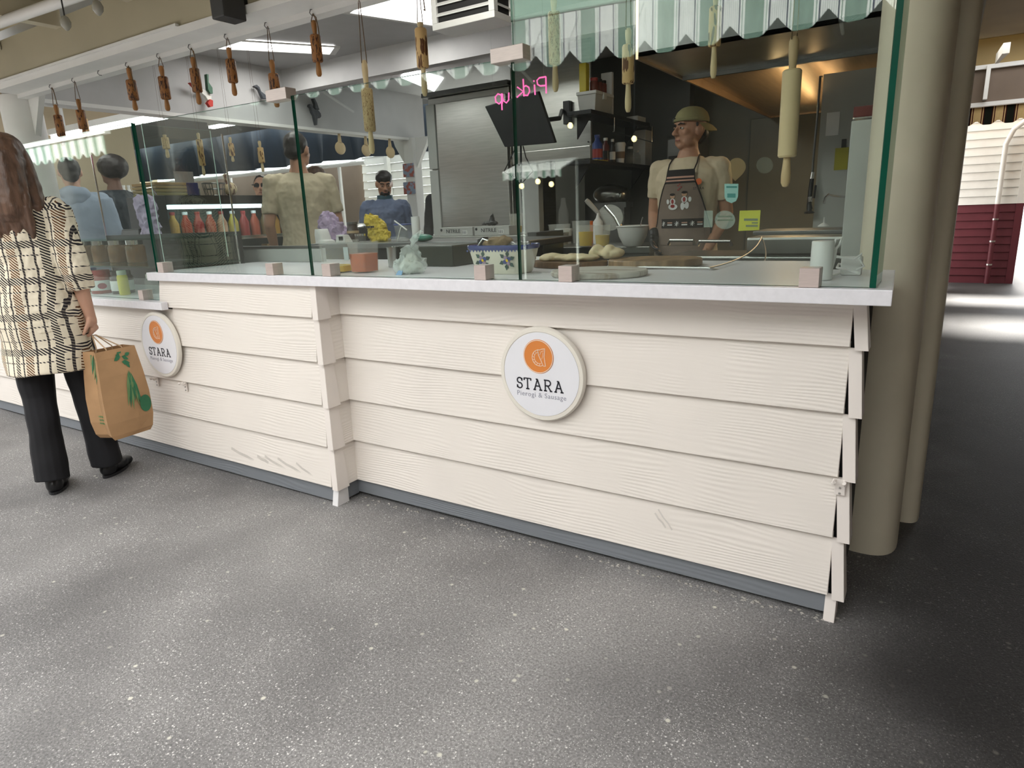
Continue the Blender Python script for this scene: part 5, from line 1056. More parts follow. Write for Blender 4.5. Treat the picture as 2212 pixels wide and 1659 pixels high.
# drinks case along the left opening: black frame, lit shelves and bottles
dc = thing('drinks_cooler', (-2.35, 1.35, 0), 'low black glass-fronted cooler with lit shelves of bottles on the left side', 'cooler')
ya, yb_, xf, xb_ = .74, 2.05, -2.33, -2.68
B().box(xb_, xf, ya-.07, ya, 0, 1.36).build('black_jamb', M_black, dc, bevel=.004); B().box(xb_, xf, yb_, yb_+.05, 0, 1.36).build('black_jamb', M_black, dc, bevel=.004)
B().box(xb_, xf, ya, yb_, 1.30, 1.36).build('top_board', M_black, dc); B().box(xb_, xb_+.03, ya, yb_, 0, 1.3).build('back_board', mat('cooler_lining', (.10, .12, .12), .5), dc); B().box(xb_, xf, ya, yb_, 0, .90).build('plinth', M_black, dc)
M_led = mat('cold_led', (1, 1, 1), .5, emit=5, ecol=(.75, .95, 1)); B().box(xf-.06, xf-.02, ya+.03, yb_-.55, 1.272, 1.298).build('led_strip', M_led, dc)
for z in (1.06,): B().box(xb_+.03, xf, ya, yb_, z, z+.012).build('glass_shelf', M_shelfg, dc); B().box(xf-.008, xf, ya, yb_, z-.012, z+.014).build('shelf_edge', M_chrome, dc)
cols = [(.5, .28, .06), (.42, .06, .04), (.38, .05, .05), (.4, .08, .05), (.5, .3, .2), (.52, .42, .08), (.35, .05, .05), (.45, .1, .06), (.3, .2, .1)]
for i in range(13):
    yy = ya+.08+i*.093; c_ = cols[i % 9]; o = Vector((xf-.09, yy, 1.0725)); t = thing('drink_bottle', o, 'coloured drink bottle in the lit cooler, number '+('one', 'two', 'three', 'four', 'five', 'six', 'seven', 'eight', 'nine', 'ten', 'eleven', 'twelve', 'thirteen')[i]+' counting from the black jamb', 'bottle', 'bottles on the upper shelf of the lit cooler')
    B().lathe([(.035, 0), (.036, .1), (.016, .145), (.016, .165)], o, 16).build('body', mat('drink_%d' % i, c_, .25), t, smooth=True); B().lathe([(.018, .16), (.018, .18), (.001, .181)], o, 12).build('cap', M_plastic if i % 2 else M_red, t, smooth=True)
for i in range(8):
    yy = ya+.1+i*.15; o = Vector((xf-.1, yy, .9005)); t = thing('food_pack', o, 'food pack on the dim lower shelf of the cooler, '+('first', 'second', 'third', 'fourth', 'fifth', 'sixth', 'seventh', 'eighth')[i]+' from the black jamb', 'pack', 'packs on the lower shelf of the lit cooler')
    B().box(o.x-.04, o.x+.04, yy-.05, yy+.05, .9005, .96+.02*(i % 3)).build('carton', (M_pick, M_lab, M_kraft)[i % 3], t, bevel=.006)
# goods standing on the cooler top
zt2 = 1.3605
def ontop(u, d=-.12): q = at(u, 425, x=xf+d); return q.y
for i in range(4):
    yy = ontop(352); t = box('serving_tray', mat('olive_tray_%d' % i, (.20+.03*i, .17, .05), .5), xf-.30, xf-.02, yy-.10, yy+.12, zt2+i*.022, zt2+i*.022+.019, bevel=.003, label='olive serving tray in the stack on the cooler, '+('bottom one', 'second from below', 'third from below', 'top one')[i], cat='tray', group='stacked olive trays')
yy = ontop(398); box('blue_crate', mat('navy_crate', (.02, .02, .10), .4), xf-.25, xf-.03, yy-.05, yy+.06, zt2, zt2+.085, bevel=.004, label='navy blue crate beside the olive trays on the cooler', cat='crate')
yy = ontop(415); box('grey_card', mat('grey_card', (.22, .19, .18), .6), xf-.20, xf-.19, yy-.06, yy+.08, zt2, zt2+.17, label='grey card sign standing behind the blue crate', cat='card')
yy = ontop(425); t = thing('clear_jar', (xf-.12, yy, zt2), 'clear jar with dark contents next to the blue crate', 'jar'); B().lathe([(.03, 0), (.03, .07), (.026, .08)], (xf-.12, yy, zt2), 18).build('glass_body', M_clearp, t, smooth=True); B().lathe([(.026, .004), (.026, .05)], (xf-.12, yy, zt2), 18).build('contents', M_black, t)
yy = ontop(500); t = thing('goose_figure', (xf-.12, yy, zt2), 'speckled goose figure standing on the cooler', 'figure'); b = B(); b.ell((xf-.12, yy, zt2+.05), (.035, .055, .05)); b.limb([(xf-.12, yy-.02, zt2+.08), (xf-.12, yy-.03, zt2+.13)], [.016, .012]); b.ell((xf-.12, yy-.025, zt2+.145), (.013, .024, .014)); me = blob(b, .006, 2); me.materials.append(engraved('speckled_goose', (.45, .36, .22), (.10, .04, .02), 50, .35)); link('body', me, t)
yy = ontop(470); t = thing('wire_basket', (xf-.14, yy, zt2), 'dark wire basket left of the goose figure', 'basket')
for q in range(10): a_ = 2*PI*q/10; B().tube([(xf-.14+.05*math.cos(a_), yy+.07*math.sin(a_), zt2), (xf-.14+.06*math.cos(a_), yy+.09*math.sin(a_), zt2+.09)], .003, 5).build('wire', M_darksteel, t)
for zz, s_ in ((0.004, .8), (.05, .9), (.09, 1.0)): B().tube([(xf-.14+.06*s_*math.cos(2*PI*q/20), yy+.09*s_*math.sin(2*PI*q/20), zt2+zz) for q in range(20)], .003, 5, closed=True).build('hoop', M_darksteel, t)
yy = ontop(540); box('wooden_board', mat('dark_wood_slab', (.10, .06, .03), .6, var=.3, stretch=(1, .2, 1)), xf-.28, xf-.02, yy-.35, yy+.12, zt2, zt2+.03, label='long dark wooden board lying on the cooler', cat='board') if False else None

# far shelf with white bottles on the beige wall, red lettering
fs = thing('wall_shelf', (-4.9, 1.9, 1.37), 'small shelf with white bottles on the beige wall', 'shelf'); yA, yB = at(245, 437, x=-4.95).y, at(306, 437, x=-4.95).y; zS = at(275, 440, x=-4.95).z
B().box(-4.998, -4.80, yA-.3, yB+.1, zS-.03, zS).build('shelf_board', M_white, fs)
for i in range(5):
    yy = yA+.05+i*(yB-yA-.06)/4.5; t = thing('white_bottle', (-4.9, yy, zS+.0005), 'white bottle on the far beige shelf, '+('first', 'second', 'third', 'fourth', 'fifth')[i]+' from the left', 'bottle', 'row of white bottles on the far shelf'); B().lathe([(.026, 0), (.026, .10), (.012, .14), (.012, .17), (.001, .171)], (-4.9, yy, zS+.0005), 14).build('body', M_plastic, t, smooth=True)
    B().lathe([(.015, .158), (.015, .174), (.001, .175)], (-4.9, yy, zS+.0005), 12).build('cap', M_plastic, t)
M_redled = mat('red_led', (1, .05, .03), .5, emit=3, ecol=(1, .03, .02)); rl = thing('led_sign', at(118, 398, y=1.6), 'red glowing letter strokes between the two people at far left', 'sign')
for u in (100, 110, 118, 122, 136, 140): B().box(*(lambda a: (a.x-.015, a.x+.015, 1.6, 1.62, a.z-.06, a.z+.06))(at(u, 396, y=1.6))).build('letter_stroke', M_redled, rl)
o = at(118, 396, y=1.63); B().box(o.x-.5, o.x+.5, 1.625, 1.64, o.z-.10, o.z+.10).build('backing', M_black, rl); B().box(o.x-.01, o.x+.01, 1.626, 1.638, o.z+.1, 2.62).build('hanging_rod', M_black, rl)
o = at(322, 480, y=.60); lvs = bag('lavender_shape', 'unidentified pale lavender shape modelled as a shirt, behind the panes', 'shirt', [(o.x+.02, .60, .92, .07, .035), (o.x+.01, .60, 1.05, .075, .04), (o.x, .60, 1.2, .085, .045), (o.x-.01, .60, 1.30, .10, .05), (o.x-.01, .60, 1.345, .08, .045), (o.x-.01, .60, 1.365, .04, .03)], mat('lavender_linen', (.52, .46, .62), .8, var=.06), 17, .018, .007)  # shirt form and hook made up for an unidentified pale patch
B().tube([(o.x-.01, .60, 1.36), (o.x-.01, .60, 1.40), (o.x-.01, .66, 1.41), (o.x-.01, .69, 1.362)], .004, 6).build('shape_hook', M_chrome, lvs)
# flyers on the far post, small kiosk across the street
for u0, v0, u1, v1, lab, s_ in ((872, 352, 893, 383, 'colourful flyer high on the white post', 0), (873, 392, 896, 420, 'colourful flyer lower on the white post', 4)):
    a, c = at(u0, v1, y=3.335), at(u1, v0, y=3.335); B().slab([(a.x, 3.333, a.z), (c.x, 3.333, a.z), (c.x, 3.333, c.z), (a.x, 3.333, c.z)], (0, .004, 0)).build('flyer', mat('flyer_print_%d' % s_, (.35, .10, .08), .5, col2=(.25, .3, .4), scale=22+s_, detail=1, p0=.45, p1=.55), label=lab, cat='flyer')
def mir(u, v, y): q = at(u, v, y=y); return Vector((q.x, 2*YG-y, q.z))     # real position of something the glass mirrors
yk = 6.0; a, c = mir(1086, 375, yk), mir(1212, 370, yk); d = mir(1090, 391, yk)
ko = thing('kiosk_awning', ((a.x+c.x)/2, a.y, d.z), 'small white striped awning with warm bulbs mirrored beside the pane joint', 'awning')
v = valance((c.x, a.y), (a.x, a.y), a.z, d.z, 7, PAT, None, drop=.03); v.build('valance', [C_w, C_g, C_n, C_gg], ko)
B().slab([(a.x, a.y, a.z), (c.x, a.y, a.z), (c.x, a.y-.5, a.z+.15), (a.x, a.y-.5, a.z+.15)], (0, 0, .02)).build('canopy', C_w, ko)
for x in (a.x+.02, c.x-.02): B().box(x-.015, x+.015, a.y-.5, a.y-.47, 0, a.z+.15).build('pole', M_white, ko)
M_bulb = mat('warm_bulb', (1, .8, .5), .4, emit=22, ecol=(1, .72, .35))
for u, v_, w_ in ((1127, 402, 'leftmost, below the small mirrored awning'), (1162, 392, 'second, below the small mirrored awning'), (1191, 398, 'third, below the small mirrored awning'), (1232, 271, 'beside the monitor arm'), (1370, 300, 'in front of the lower shelf')):
    o = mir(u, v_, 5.4); t = thing('string_bulb', o, 'small warm mirrored bulb, '+w_, 'bulb', 'warm string bulbs across the street')
    B().ell(o, (.028, .028, .034), 12, 8).build('bulb', M_bulb, t, smooth=True); B().tube([o+Vector((0, 0, .03)), (o.x, o.y, 3.0), (o.x, YV+.03, 3.3)], .004, 5).build('cord', M_black, t)
# ================================================================== people
M_skin = mat('skin', (.52, .30, .21), .5, var=.06, scale=12, sss=.08)
M_skin2 = mat('tanned_skin', (.44, .235, .15), .5, var=.06, scale=12, sss=.08)
M_skin3 = mat('dark_skin', (.17, .085, .055), .5, var=.06)
M_hairb = mat('brown_hair', (.10, .055, .035), .45, var=.45, scale=5, stretch=(9, 9, .7), bump=.5, bscale=12)
M_haird = mat('dark_hair', (.022, .017, .015), .5, var=.3, scale=20, bump=.3, bscale=60)
M_cream_t = mat('cream_cotton', (.60, .505, .36), .8, var=.05, bump=.12, bscale=50)
M_blackc = mat('black_trousers', (.007, .007, .009), .85, var=.3, scale=5, bump=.15, bscale=25)
M_leather = mat('black_leather', (.012, .012, .013), .32, var=.3)
M_eyew = mat('eye_white', (.65, .62, .58), .3); M_iris = mat('dark_iris', (.03, .02, .015), .2); M_lip = mat('lip', (.33, .12, .10), .45)
V = Vector
def xform(b, loc, rz, s):
    m = Matrix.Translation(loc) @ Matrix.Rotation(rz, 4, 'Z') @ Matrix.Scale(s, 4); b.v = [tuple(m @ V(p)) for p in b.v]; return b
def headrot(b, yaw, pitch, c=(0, 0, 1.55)):
    m = Matrix.Translation(c) @ Matrix.Rotation(yaw, 4, 'Z') @ Matrix.Rotation(pitch, 4, 'X') @ Matrix.Translation(-V(c)); b.v = [tuple(m @ V(p)) for p in b.v]; return b
def merge(a, b): a.add(b.v, b.f); return a
def ering(c, rx, ry, n=20, tilt=0): return [V((c[0]+rx*math.cos(2*PI*i/n), c[1]+ry*math.sin(2*PI*i/n), c[2]+tilt*math.sin(2*PI*i/n))) for i in range(n)]
def hand(b, wr, fd, pn, side, curl=.5, s=1.0):
    """palm, four bent fingers of unequal length and a side thumb; fd finger direction, pn palm normal"""
    fd, pn = V(fd).normalized(), V(pn).normalized(); ac = fd.cross(pn).normalized()*side; wr = V(wr)
    for t in (0, .5, 1): b.limb([wr+fd*(.02*s+.055*s*t)+ac*(-.026*s), wr+fd*(.02*s+.055*s*t)+ac*.026*s], [.0135*s]*2, 10)
    b.limb([wr-fd*.02*s, wr+fd*.03*s], [.024*s, .026*s])
    for k, L_ in enumerate((.070, .080, .074, .058)):
        p = wr+fd*.082*s+ac*(-.030+.020*k)*s; pts = [p]; a = 0; d = fd
        for q in range(3):
            a += curl*(1.0 if q else .75); d = fd*math.cos(a)+pn*math.sin(a); p = p+d*L_*s*(.42, .32, .26)[q]; pts.append(p)
        b.limb(pts, [.0098*s, .009*s, .008*s, .007*s], 8)
    p = wr+fd*.028*s+ac*(-.032*s); t1 = p+(fd*.7-ac*.7+pn*.25).normalized()*.040*s; t2 = t1+(fd*.85-ac*.1+pn*.55).normalized()*.030*s
    b.limb([p, t1, t2], [.013*s, .0105*s, .008*s], 8)
def torso(b, o=0, z0=.88, top=1.49, wide=1.0, sh=.19, belly=0, flare=0):
    for zz, rx, ry in ((0,0,0),): pass
    R_ = [(.84, .155, .11), (.92, .168, .118), (1.0, .160, .112), (1.12, .148, .105), (1.25, .163, .116), (1.36, .176, .118), (1.42, .165, .102), (1.455, .125, .082), (1.49, .068, .064), (1.53, .055, .056)]
    rings = [ering((0, .004*(z > 1.2), z), (rx+o+flare*max(0, 1.3-z))*wide, ry+o+belly*(.9 < z < 1.3)+flare*max(0, 1.3-z)) for z, rx, ry in R_ if z0-.09 < z <= top+.001]
    b.loft(rings); return b
def head_shape(skinny=1.0):
    h = B(); h.ell((0, -.012, 1.660), (.076, .098, .092)); h.ell((0, .022, 1.610), (.062, .068, .078)); h.ell((0, .060, 1.556), (.026, .024, .020)); h.ell((-.038, .03, 1.575), (.026, .045, .028)); h.ell((.038, .03, 1.575), (.026, .045, .028))
    h.limb([(0, .086, 1.664), (0, .100, 1.642), (0, .113, 1.622)], [.008, .0105, .013], 10); h.ell((.012, .098, 1.616), (.010, .011, .008)); h.ell((-.012, .098, 1.616), (.010, .011, .008))
    h.ell((0, .074, 1.682), (.054, .022, .012)); h.ell((0, .081, 1.592), (.023, .012, .006)); h.ell((0, .079, 1.580), (.020, .013, .007))
    for s_ in (-1, 1): h.ell((s_*.040, .058, 1.628), (.024, .026, .022)); h.ell((s_*.045, .035, 1.603), (.024, .034, .026)); h.ell((s_*.078, -.008, 1.635), (.010, .020, .032)); h.ell((s_*.083, -.018, 1.640), (.006, .014, .026))
    return h
ARM = {'R': [(.185, -.005, 1.425), (.235, -.025, 1.15), (.245, .04, .915)], 'L': [(-.185, -.005, 1.425), (-.235, -.025, 1.15), (-.245, .04, .915)]}
LEG = {'R': [(.09, 0, .90), (.095, .01, .50), (.10, -.01, .085)], 'L': [(-.09, 0, .90), (-.095, .01, .50), (-.10, -.01, .085)]}
def person(loc, rz, s, label, shirt, skin, trousers, hair, yaw=0, pitch=0, arms=None, legs=None, sleeve=.55, hem=.86, vox=.012, hands=None, wide=1.0, shirt_o=.014, flare=0, toes=None, shoes=True, hairfn=None, group=None, face=False, fold=.005, pants_r=1.0, legwide=None):
    t = thing('person', loc, label, 'person', group); A = dict(ARM); A.update(arms or {}); G = dict(LEG); G.update(legs or {})
    hd_ = hands or {}
    b = torso(B(), 0, wide=wide, top=1.53); b.limb([(0, -.012, 1.44), (0, .002, 1.575)], [.057, .052], 14)
    merge(b, headrot(head_shape(), yaw, pitch))
    for k, sd in (('R', 1), ('L', -1)):
        sh, el, wr = map(V, A[k]); b.limb([sh, sh.lerp(el, .5), el, el.lerp(wr, .35), wr], [.052, .045, .038, .037, .026]); 
        fd = (wr-el).normalized(); kw = hd_.get(k, {}); hand(b, wr, kw.get('fd', fd), kw.get('pn', (-sd*1, .25, 0)), kw.get('side', sd), kw.get('curl', .35))
        hp, kn, an = map(V, G[k]); b.limb([hp, hp.lerp(kn, .5), kn, kn.lerp(an, .35), an], [.085, .072, .052, .052, .036])
        b.limb([an, an+V((0, .02, -.05))], [.036, .03])
    me = blob(xform(b, loc, rz, s), vox, 2); me.materials.append(skin); body = link('body', me, t)
    sb = torso(B(), shirt_o, z0=hem, wide=wide, top=1.49, flare=flare)
    for k in 'RL':
        sh, el, wr = map(V, A[k]); L1, L2 = (el-sh).length, (wr-el).length; q = sleeve*(L1+L2)
        pts = [sh, sh.lerp(el, min(1, q/L1))]; rs = [.062, .056]
        if q > L1: pts.append(el.lerp(wr, (q-L1)/L2)); rs = [.062, .054, .047]
        sb.limb([sh+V((-.05*(1 if k == 'R' else -1), 0, .012)), sh], [.055, .060]); sb.tube(pts, [r+(shirt_o-.014) for r in rs], 14); sb.ell(sh, (.062, .062, .062))
        if q > L1: sb.ell(el, (.055+(shirt_o-.014),)*3)
    me = crumple(blob(xform(sb, loc, rz, s), vox*.8, 3), fold, 14, len(label)); crumple(me, fold*.4, 45, 3); me.materials.append(shirt); link('shirt', me, t)
    if trousers:
        p = B(); p.loft([ering((0, 0, z), rx, ry) for z, rx, ry in ((.80, .17, .12), (.86, .178, .125), (.95, .172, .122), (1.04, .160, .115))])
        for k in 'RL':
            hp, kn, an = map(V, G[k]); r_ = legwide or [.098, .088, .070, .066, .066]; p.limb([hp+V((0, 0, -.03)), hp.lerp(kn, .5), kn], r_[:3], 14); p.ell(hp, (.1, .115, .1)); p.tube([kn, kn.lerp(an, .5), an+V((0, -.005, -.012))], [r_[2], r_[3], r_[4]], 14)
        me = crumple(blob(xform(p, loc, rz, s), vox*.9, 3), .005, 11, 5); me.materials.append(trousers); link('trousers', me, t)
    if shoes:
        for k, sd in (('R', 1), ('L', -1)):
            an = V(G[k][2]); d = V((toes or {}).get(k, (0.05*sd, 1, 0))).normalized(); f = B()
            base_ = V((an.x, an.y, .0)); q = Matrix.Rotation(math.atan2(-d.x, d.y), 4, 'Z').to_3x3()
            f.ell(base_+d*.0+V((0, 0, .045)), (.040, .055, .046), rot=q); f.ell(base_+d*.09+V((0, 0, .036)), (.044, .075, .036), rot=q); f.ell(base_+d*.155+V((0, 0, .028)), (.040, .05, .028), rot=q); f.limb([base_+V((0, 0, .05)), base_+V((0, -.005, .10))], [.040, .042])
            me = blob(xform(f, loc, rz, s), .007, 3); me.materials.append(M_leather)
            for v in me.vertices: v.co.z = max(v.co.z, loc[2]+.0)
            sh_ = link('shoe', me, t); f = B(); 
            f.loft([[base_+q @ V((.042*math.cos(a)*(1+.05*math.sin(a)), .055+.105*math.sin(a), zz)) for a in (2*PI*i/20 for i in range(20))] for zz in (.0, .014)]); xform(f, loc, rz, s).build('sole', M_black, sh_)
    if hairfn:
        hb = headrot(hairfn(), yaw, pitch); me = crumple(blob(xform(hb, loc, rz, s), vox*.7, 2), .004, 30, 2); me.materials.append(hair); link('hair', me, t)
    if face:
        def fpart(nm, bb, m): xform(headrot(bb, yaw, pitch), loc, rz, s).build(nm, m, t, smooth=True)
        for sd in (-1, 1):
            fpart('eye', B().ell((sd*.031, .0795, 1.651), (.0125, .0085, .0058), 12, 8), M_eyew); fpart('iris', B().ell((sd*.031, .0885, 1.652), (.0052, .003, .0058), 10, 6), M_iris)
            fpart('eyebrow', B().limb([(sd*.014, .094, 1.672), (sd*.032, .092, 1.678), (sd*.050, .080, 1.674)], [.0035, .0045, .003], 6), M_haird)
            fpart('upper_eyelid', B().limb([(sd*.020, .087, 1.657), (sd*.031, .0905, 1.6605), (sd*.043, .083, 1.657)], [.002, .0026, .002], 6), skin)
        fpart('lips', B().limb([(-.019, .087, 1.585), (0, .0925, 1.587), (.019, .087, 1.585)], [.003, .0045, .003], 6), M_lip)
    return t
short_hair = lambda: B().ell((0, -.028, 1.672), (.081, .096, .092)).ell((0, -.075, 1.62), (.062, .045, .06))
cap_hair = lambda: B().ell((0, -.066, 1.625), (.066, .052, .058)).limb([(.072, .0, 1.675), (.074, .004, 1.64)], [.010, .005]).limb([(-.072, .0, 1.675), (-.074, .004, 1.64)], [.010, .005])
full_hair = lambda: B().ell((0, -.025, 1.69), (.095, .11, .095)).ell((0, -.07, 1.64), (.09, .06, .08))
def long_hair():
    b = B().ell((0, -.022, 1.665), (.087, .105, .100)); b.limb([(0, -.06, 1.64), (0, -.095, 1.52), (.005, -.115, 1.42), (.015, -.105, 1.33)], [.086, .088, .082, .045])
    for sd in (-1, 1): b.limb([(sd*.065, -.02, 1.66), (sd*.08, -.035, 1.53), (sd*.09, -.07, 1.42), (sd*.06, -.09, 1.315)], [.033, .042, .045, .022])
    for k in range(7): b.limb([(-.075+.025*k, -.12-.02*math.sin(k*.52), 1.50), (-.08+.026*k+.008*math.sin(k*2), -.15-.012*math.sin(k*.5), 1.42), (-.072+.025*k, -.14, 1.35), (-.06+.022*k+.008*math.sin(k*3), -.125, 1.295+.015*math.sin(k*1.7))], [.016, .019, .018, .010])
    return b
# ------------------------------------------------------------------ woman in the plaid coat, seen from behind
def plaid():
    m = mat('plaid_wool', (.74, .67, .53), .9, var=.05, scale=6, bump=.25, bscale=120); nt = m.node_tree; b = nt.nodes['Principled BSDF']; N = nt.nodes.new; L = nt.links.new
    cur = b.inputs['Base Color'].links[0].from_socket; tc = N('ShaderNodeTexCoord'); mp = N('ShaderNodeMapping'); mp.inputs['Rotation'].default_value = (0, 0, math.radians(-26)); L(tc.outputs['Object'], mp.inputs[0]); s_ = N('ShaderNodeSeparateXYZ'); L(mp.outputs[0], s_.inputs[0])
    def M(op, a, b_, c=None):
        n = N('ShaderNodeMath'); n.operation = op
        for i, v in enumerate((a, b_, c)):
            if v is None: continue
            if isinstance(v, (int, float)): n.inputs[i].default_value = v
            else: L(v, n.inputs[i])
        return n.outputs[0]
    def band(sock, per, ph, wd): f = M('FRACT', M('MULTIPLY_ADD', sock, 1/per, ph), 0); return M('LESS_THAN', M('ABSOLUTE', M('SUBTRACT', f, .5), 0), wd/per/2)
    X, Z = s_.outputs['X'], s_.outputs['Z']
    tw = M('GREATER_THAN', M('FRACT', M('MULTIPLY', M('ADD', X, Z), 80), 0), .45)       # diagonal twill lines
    def over(cur, fac, col): mx = N('ShaderNodeMix'); mx.data_type = 'RGBA'; L(fac, mx.inputs[0]); L(cur, mx.inputs[6]); mx.inputs[7].default_value = (*col, 1); return mx.outputs[2]
    K, BR = (.014, .011, .016), (.12, .048, .018)
    P_ = .150
    cur = over(cur, M('MULTIPLY', band(X, P_, .30, .032), tw), BR)
    cur = over(cur, M('MULTIPLY', band(Z, P_, .10, .030), tw), K)
    cur = over(cur, M('MULTIPLY', band(X, P_, .66, .020), tw), K)
    for ph in (.10, .48, .84): cur = over(cur, M('MULTIPLY', band(X, P_, ph, .0062), M('MAXIMUM', tw, .8)), K)
    for ph in (.40, .78): cur = over(cur, M('MULTIPLY', band(Z, P_, ph, .0055), tw), K)
    L(cur, b.inputs['Base Color']); return m
M_plaid = plaid()
WLOC, WRZ, WS = (-1.30, -.535, 0), math.radians(47), .885
def wl(p): return Matrix.Rotation(-WRZ, 3, 'Z') @ (V(p)-V(WLOC))/WS
HW = V((-1.165, -.40, .745))                       # wrist of the hand that holds the bag, in the place
wrR = wl(HW+V((-.0, .0, .045))); shR = V((.155, -.01, 1.41)); elR = V((.205, -.05, 1.13))
wo = person(WLOC, WRZ, WS, 'long-haired person in a plaid coat and black trousers, holding a paper bag', M_plaid, M_skin, M_blackc, M_hairb, yaw=.12, vox=.0055,
    arms={'R': [shR, elR, wrR], 'L': [(-.155, 0, 1.41), (-.20, -.02, 1.14), (-.18, .10, .95)]}, legs={'R': [(.095, .02, .90), (.115, .05, .50), (.130, .075, .085)], 'L': [(-.085, 0, .90), (-.085, -.01, .50), (-.075, -.085, .085)]},
    toes={'R': (.25, 1, 0), 'L': (-.15, 1, 0)}, sleeve=.74, hem=.66, shirt_o=.026, flare=.055, wide=.90, hairfn=long_hair, fold=.009, hands={'R': dict(fd=(.03, .18, -1), pn=(-1, .1, 0), side=1, curl=1.15)}, legwide=[.100, .088, .074, .072, .078])
hem = B().loft([ering((0, -.0, z), rx, ry, 28) for z, rx, ry in ((.63, .195, .170), (.70, .197, .166), (.9, .186, .158))])
me = crumple(blob(xform(hem, WLOC, WRZ, WS), .007, 2), .012, 8, 4); me.materials.append(M_plaid); link('coat_skirt', me, wo)

# paper bag hanging from her hand
bgc = V((-1.105, -.375, 0)); pb = thing('paper_bag', (bgc.x, bgc.y, .205), 'brown paper grocery bag with green leaf print held by the person in plaid', 'bag')
ax, ay = V((.80, .60, 0)), V((-.60, .80, 0)); ax = V((-.087, .996, 0)); ax.z = 0; ax.normalize(); ay = V((-ax.y, ax.x, 0))
def bp_(a, c, z): return bgc+ax*a+ay*c+V((0, 0, z))
M_gprint = mat('green_print', (.03, .16, .075), .7, var=.15); M_gprint2 = mat('pale_green_print', (.14, .24, .10), .7, var=.15)
def bagring(z, hw, hd, bulge): return [bp_(-hw, -hd, z), bp_(-hw*.4, -hd-bulge*.5, z), bp_(hw*.3, -hd-bulge, z), bp_(hw, -hd, z), bp_(hw+bulge*.5, 0, z), bp_(hw, hd, z), bp_(0, hd+bulge, z), bp_(-hw, hd, z), bp_(-hw+.02, 0, z)]
b = B(); lv = [(.230, .086, .056, .0), (.25, .100, .060, .004), (.31, .110, .064, .010), (.42, .110, .064, .012), (.52, .102, .058, .008), (.60, .094, .050, .0), (.635, .092, .044, -.004)]
b.loft([bagring(*l) for l in lv], caps=False); b.loft([bagring(l[0], l[1]-.003, l[2]-.003, l[3]) for l in lv], caps=False); b.add(bagring(.230, .086, .056, 0), [tuple(range(9))])
b.build('bag_body', M_kraft, pb)
def fr(u, z, face='f', off=.0022):             # point on the bag's front or left side
    z = min(.62, max(.235, z))
    l = min(lv, key=lambda q: abs(q[0]-z)); k = next((i for i in range(len(lv)-1) if lv[i][0] <= z <= lv[i+1][0]), 0); t_ = (z-lv[k][0])/(lv[k+1][0]-lv[k][0]); hw, hdp, bu = (lv[k][j]*(1-t_)+lv[k+1][j]*t_ for j in (1, 2, 3))
    if face == 's': return bp_(-hw-off+.010+.010*(1-abs(u)), u*hdp, z)
    xs_ = [-hw, -hw*.4, hw*.3, hw]; ys_ = [-hdp, -hdp-bu*.5, -hdp-bu, -hdp]; x_ = u*hw
    for i in range(3):
        if x_ <= xs_[i+1]+1e-6: q = (x_-xs_[i])/(xs_[i+1]-xs_[i]); return bp_(x_, ys_[i]*(1-q)+ys_[i+1]*q-off, z)
def leaf(u, z, L_, a, w, face='f', m=M_gprint):
    d = (math.cos(a), math.sin(a)); e_ = (-d[1], d[0]); sc = .11
    pts = [(0, 0), (.35, w), (.7, w*.7), (1, 0), (.7, -w*.7), (.35, -w)]
    return B().slab([fr(max(-.98, min(.98, u+(d[0]*p[0]+e_[0]*p[1])*L_/sc)), z+(d[1]*p[0]+e_[1]*p[1])*L_, face) for p in pts], (ay*-.0008) if face == 'f' else (ax*-.0008)).build('printed_leaf', m, pb)
for u, z, L_, a in ((.10, .615, .04, -2.2), (.20, .60, .035, -.6), (.25, .625, .03, -2.8), (.12, .575, .04, -.3), (.30, .57, .03, -1.2), (.02, .60, .03, -2.6), (.35, .60, .03, .3)): leaf(u, z, L_, a, .28)
for k in range(6): leaf(.28+.03*(k-2.5), .535-.006*abs(k-2.5), .15+.015*(k % 3), -1.62+.06*(k-2.5), .045, m=M_gprint if k % 2 else M_gprint2)
for i in range(9): leaf(-.75+.17*i, .40+.022*i, .09, 2.2-.05*i, .10, 's', M_gprint2 if i % 2 else M_gprint)
for i in range(6): leaf(-.6+.22*i, .47+.02*i, .09, 2.0, .10, 's', M_gprint)
B().slab([fr(.70+.27*math.cos(q*PI/10), .365+.040*math.sin(q*PI/10)) for q in range(20)], ay*-.001).build('printed_disc', M_gprint, pb)
for z_, u0, u1 in ((.335, .7, -.75), (.319, .8, -.85), (.303, .6, -.85)):
    for q in range(9): a_ = u0+(u1-u0)*q/9; B().slab([fr(a_, z_, 's'), fr(a_+(u1-u0)/13, z_, 's'), fr(a_+(u1-u0)/13, z_+.008, 's'), fr(a_, z_+.008, 's')], ax*-.0008).build('printed_mark', M_gprint2, pb)
hp = HW+V((.0, .0, -.048))
for c_ in (-.045, .045):
    B().tube([bp_(-.045, c_*1.0, .585), bp_(-.035, c_*.8, .64), hp+ax*-.008, hp+ax*.008, bp_(.035, c_*.8, .64), bp_(.045, c_*1.0, .585)], .0028, 6).build('twisted_handle', mat('paper_cord', (.48, .33, .2), .8), pb)

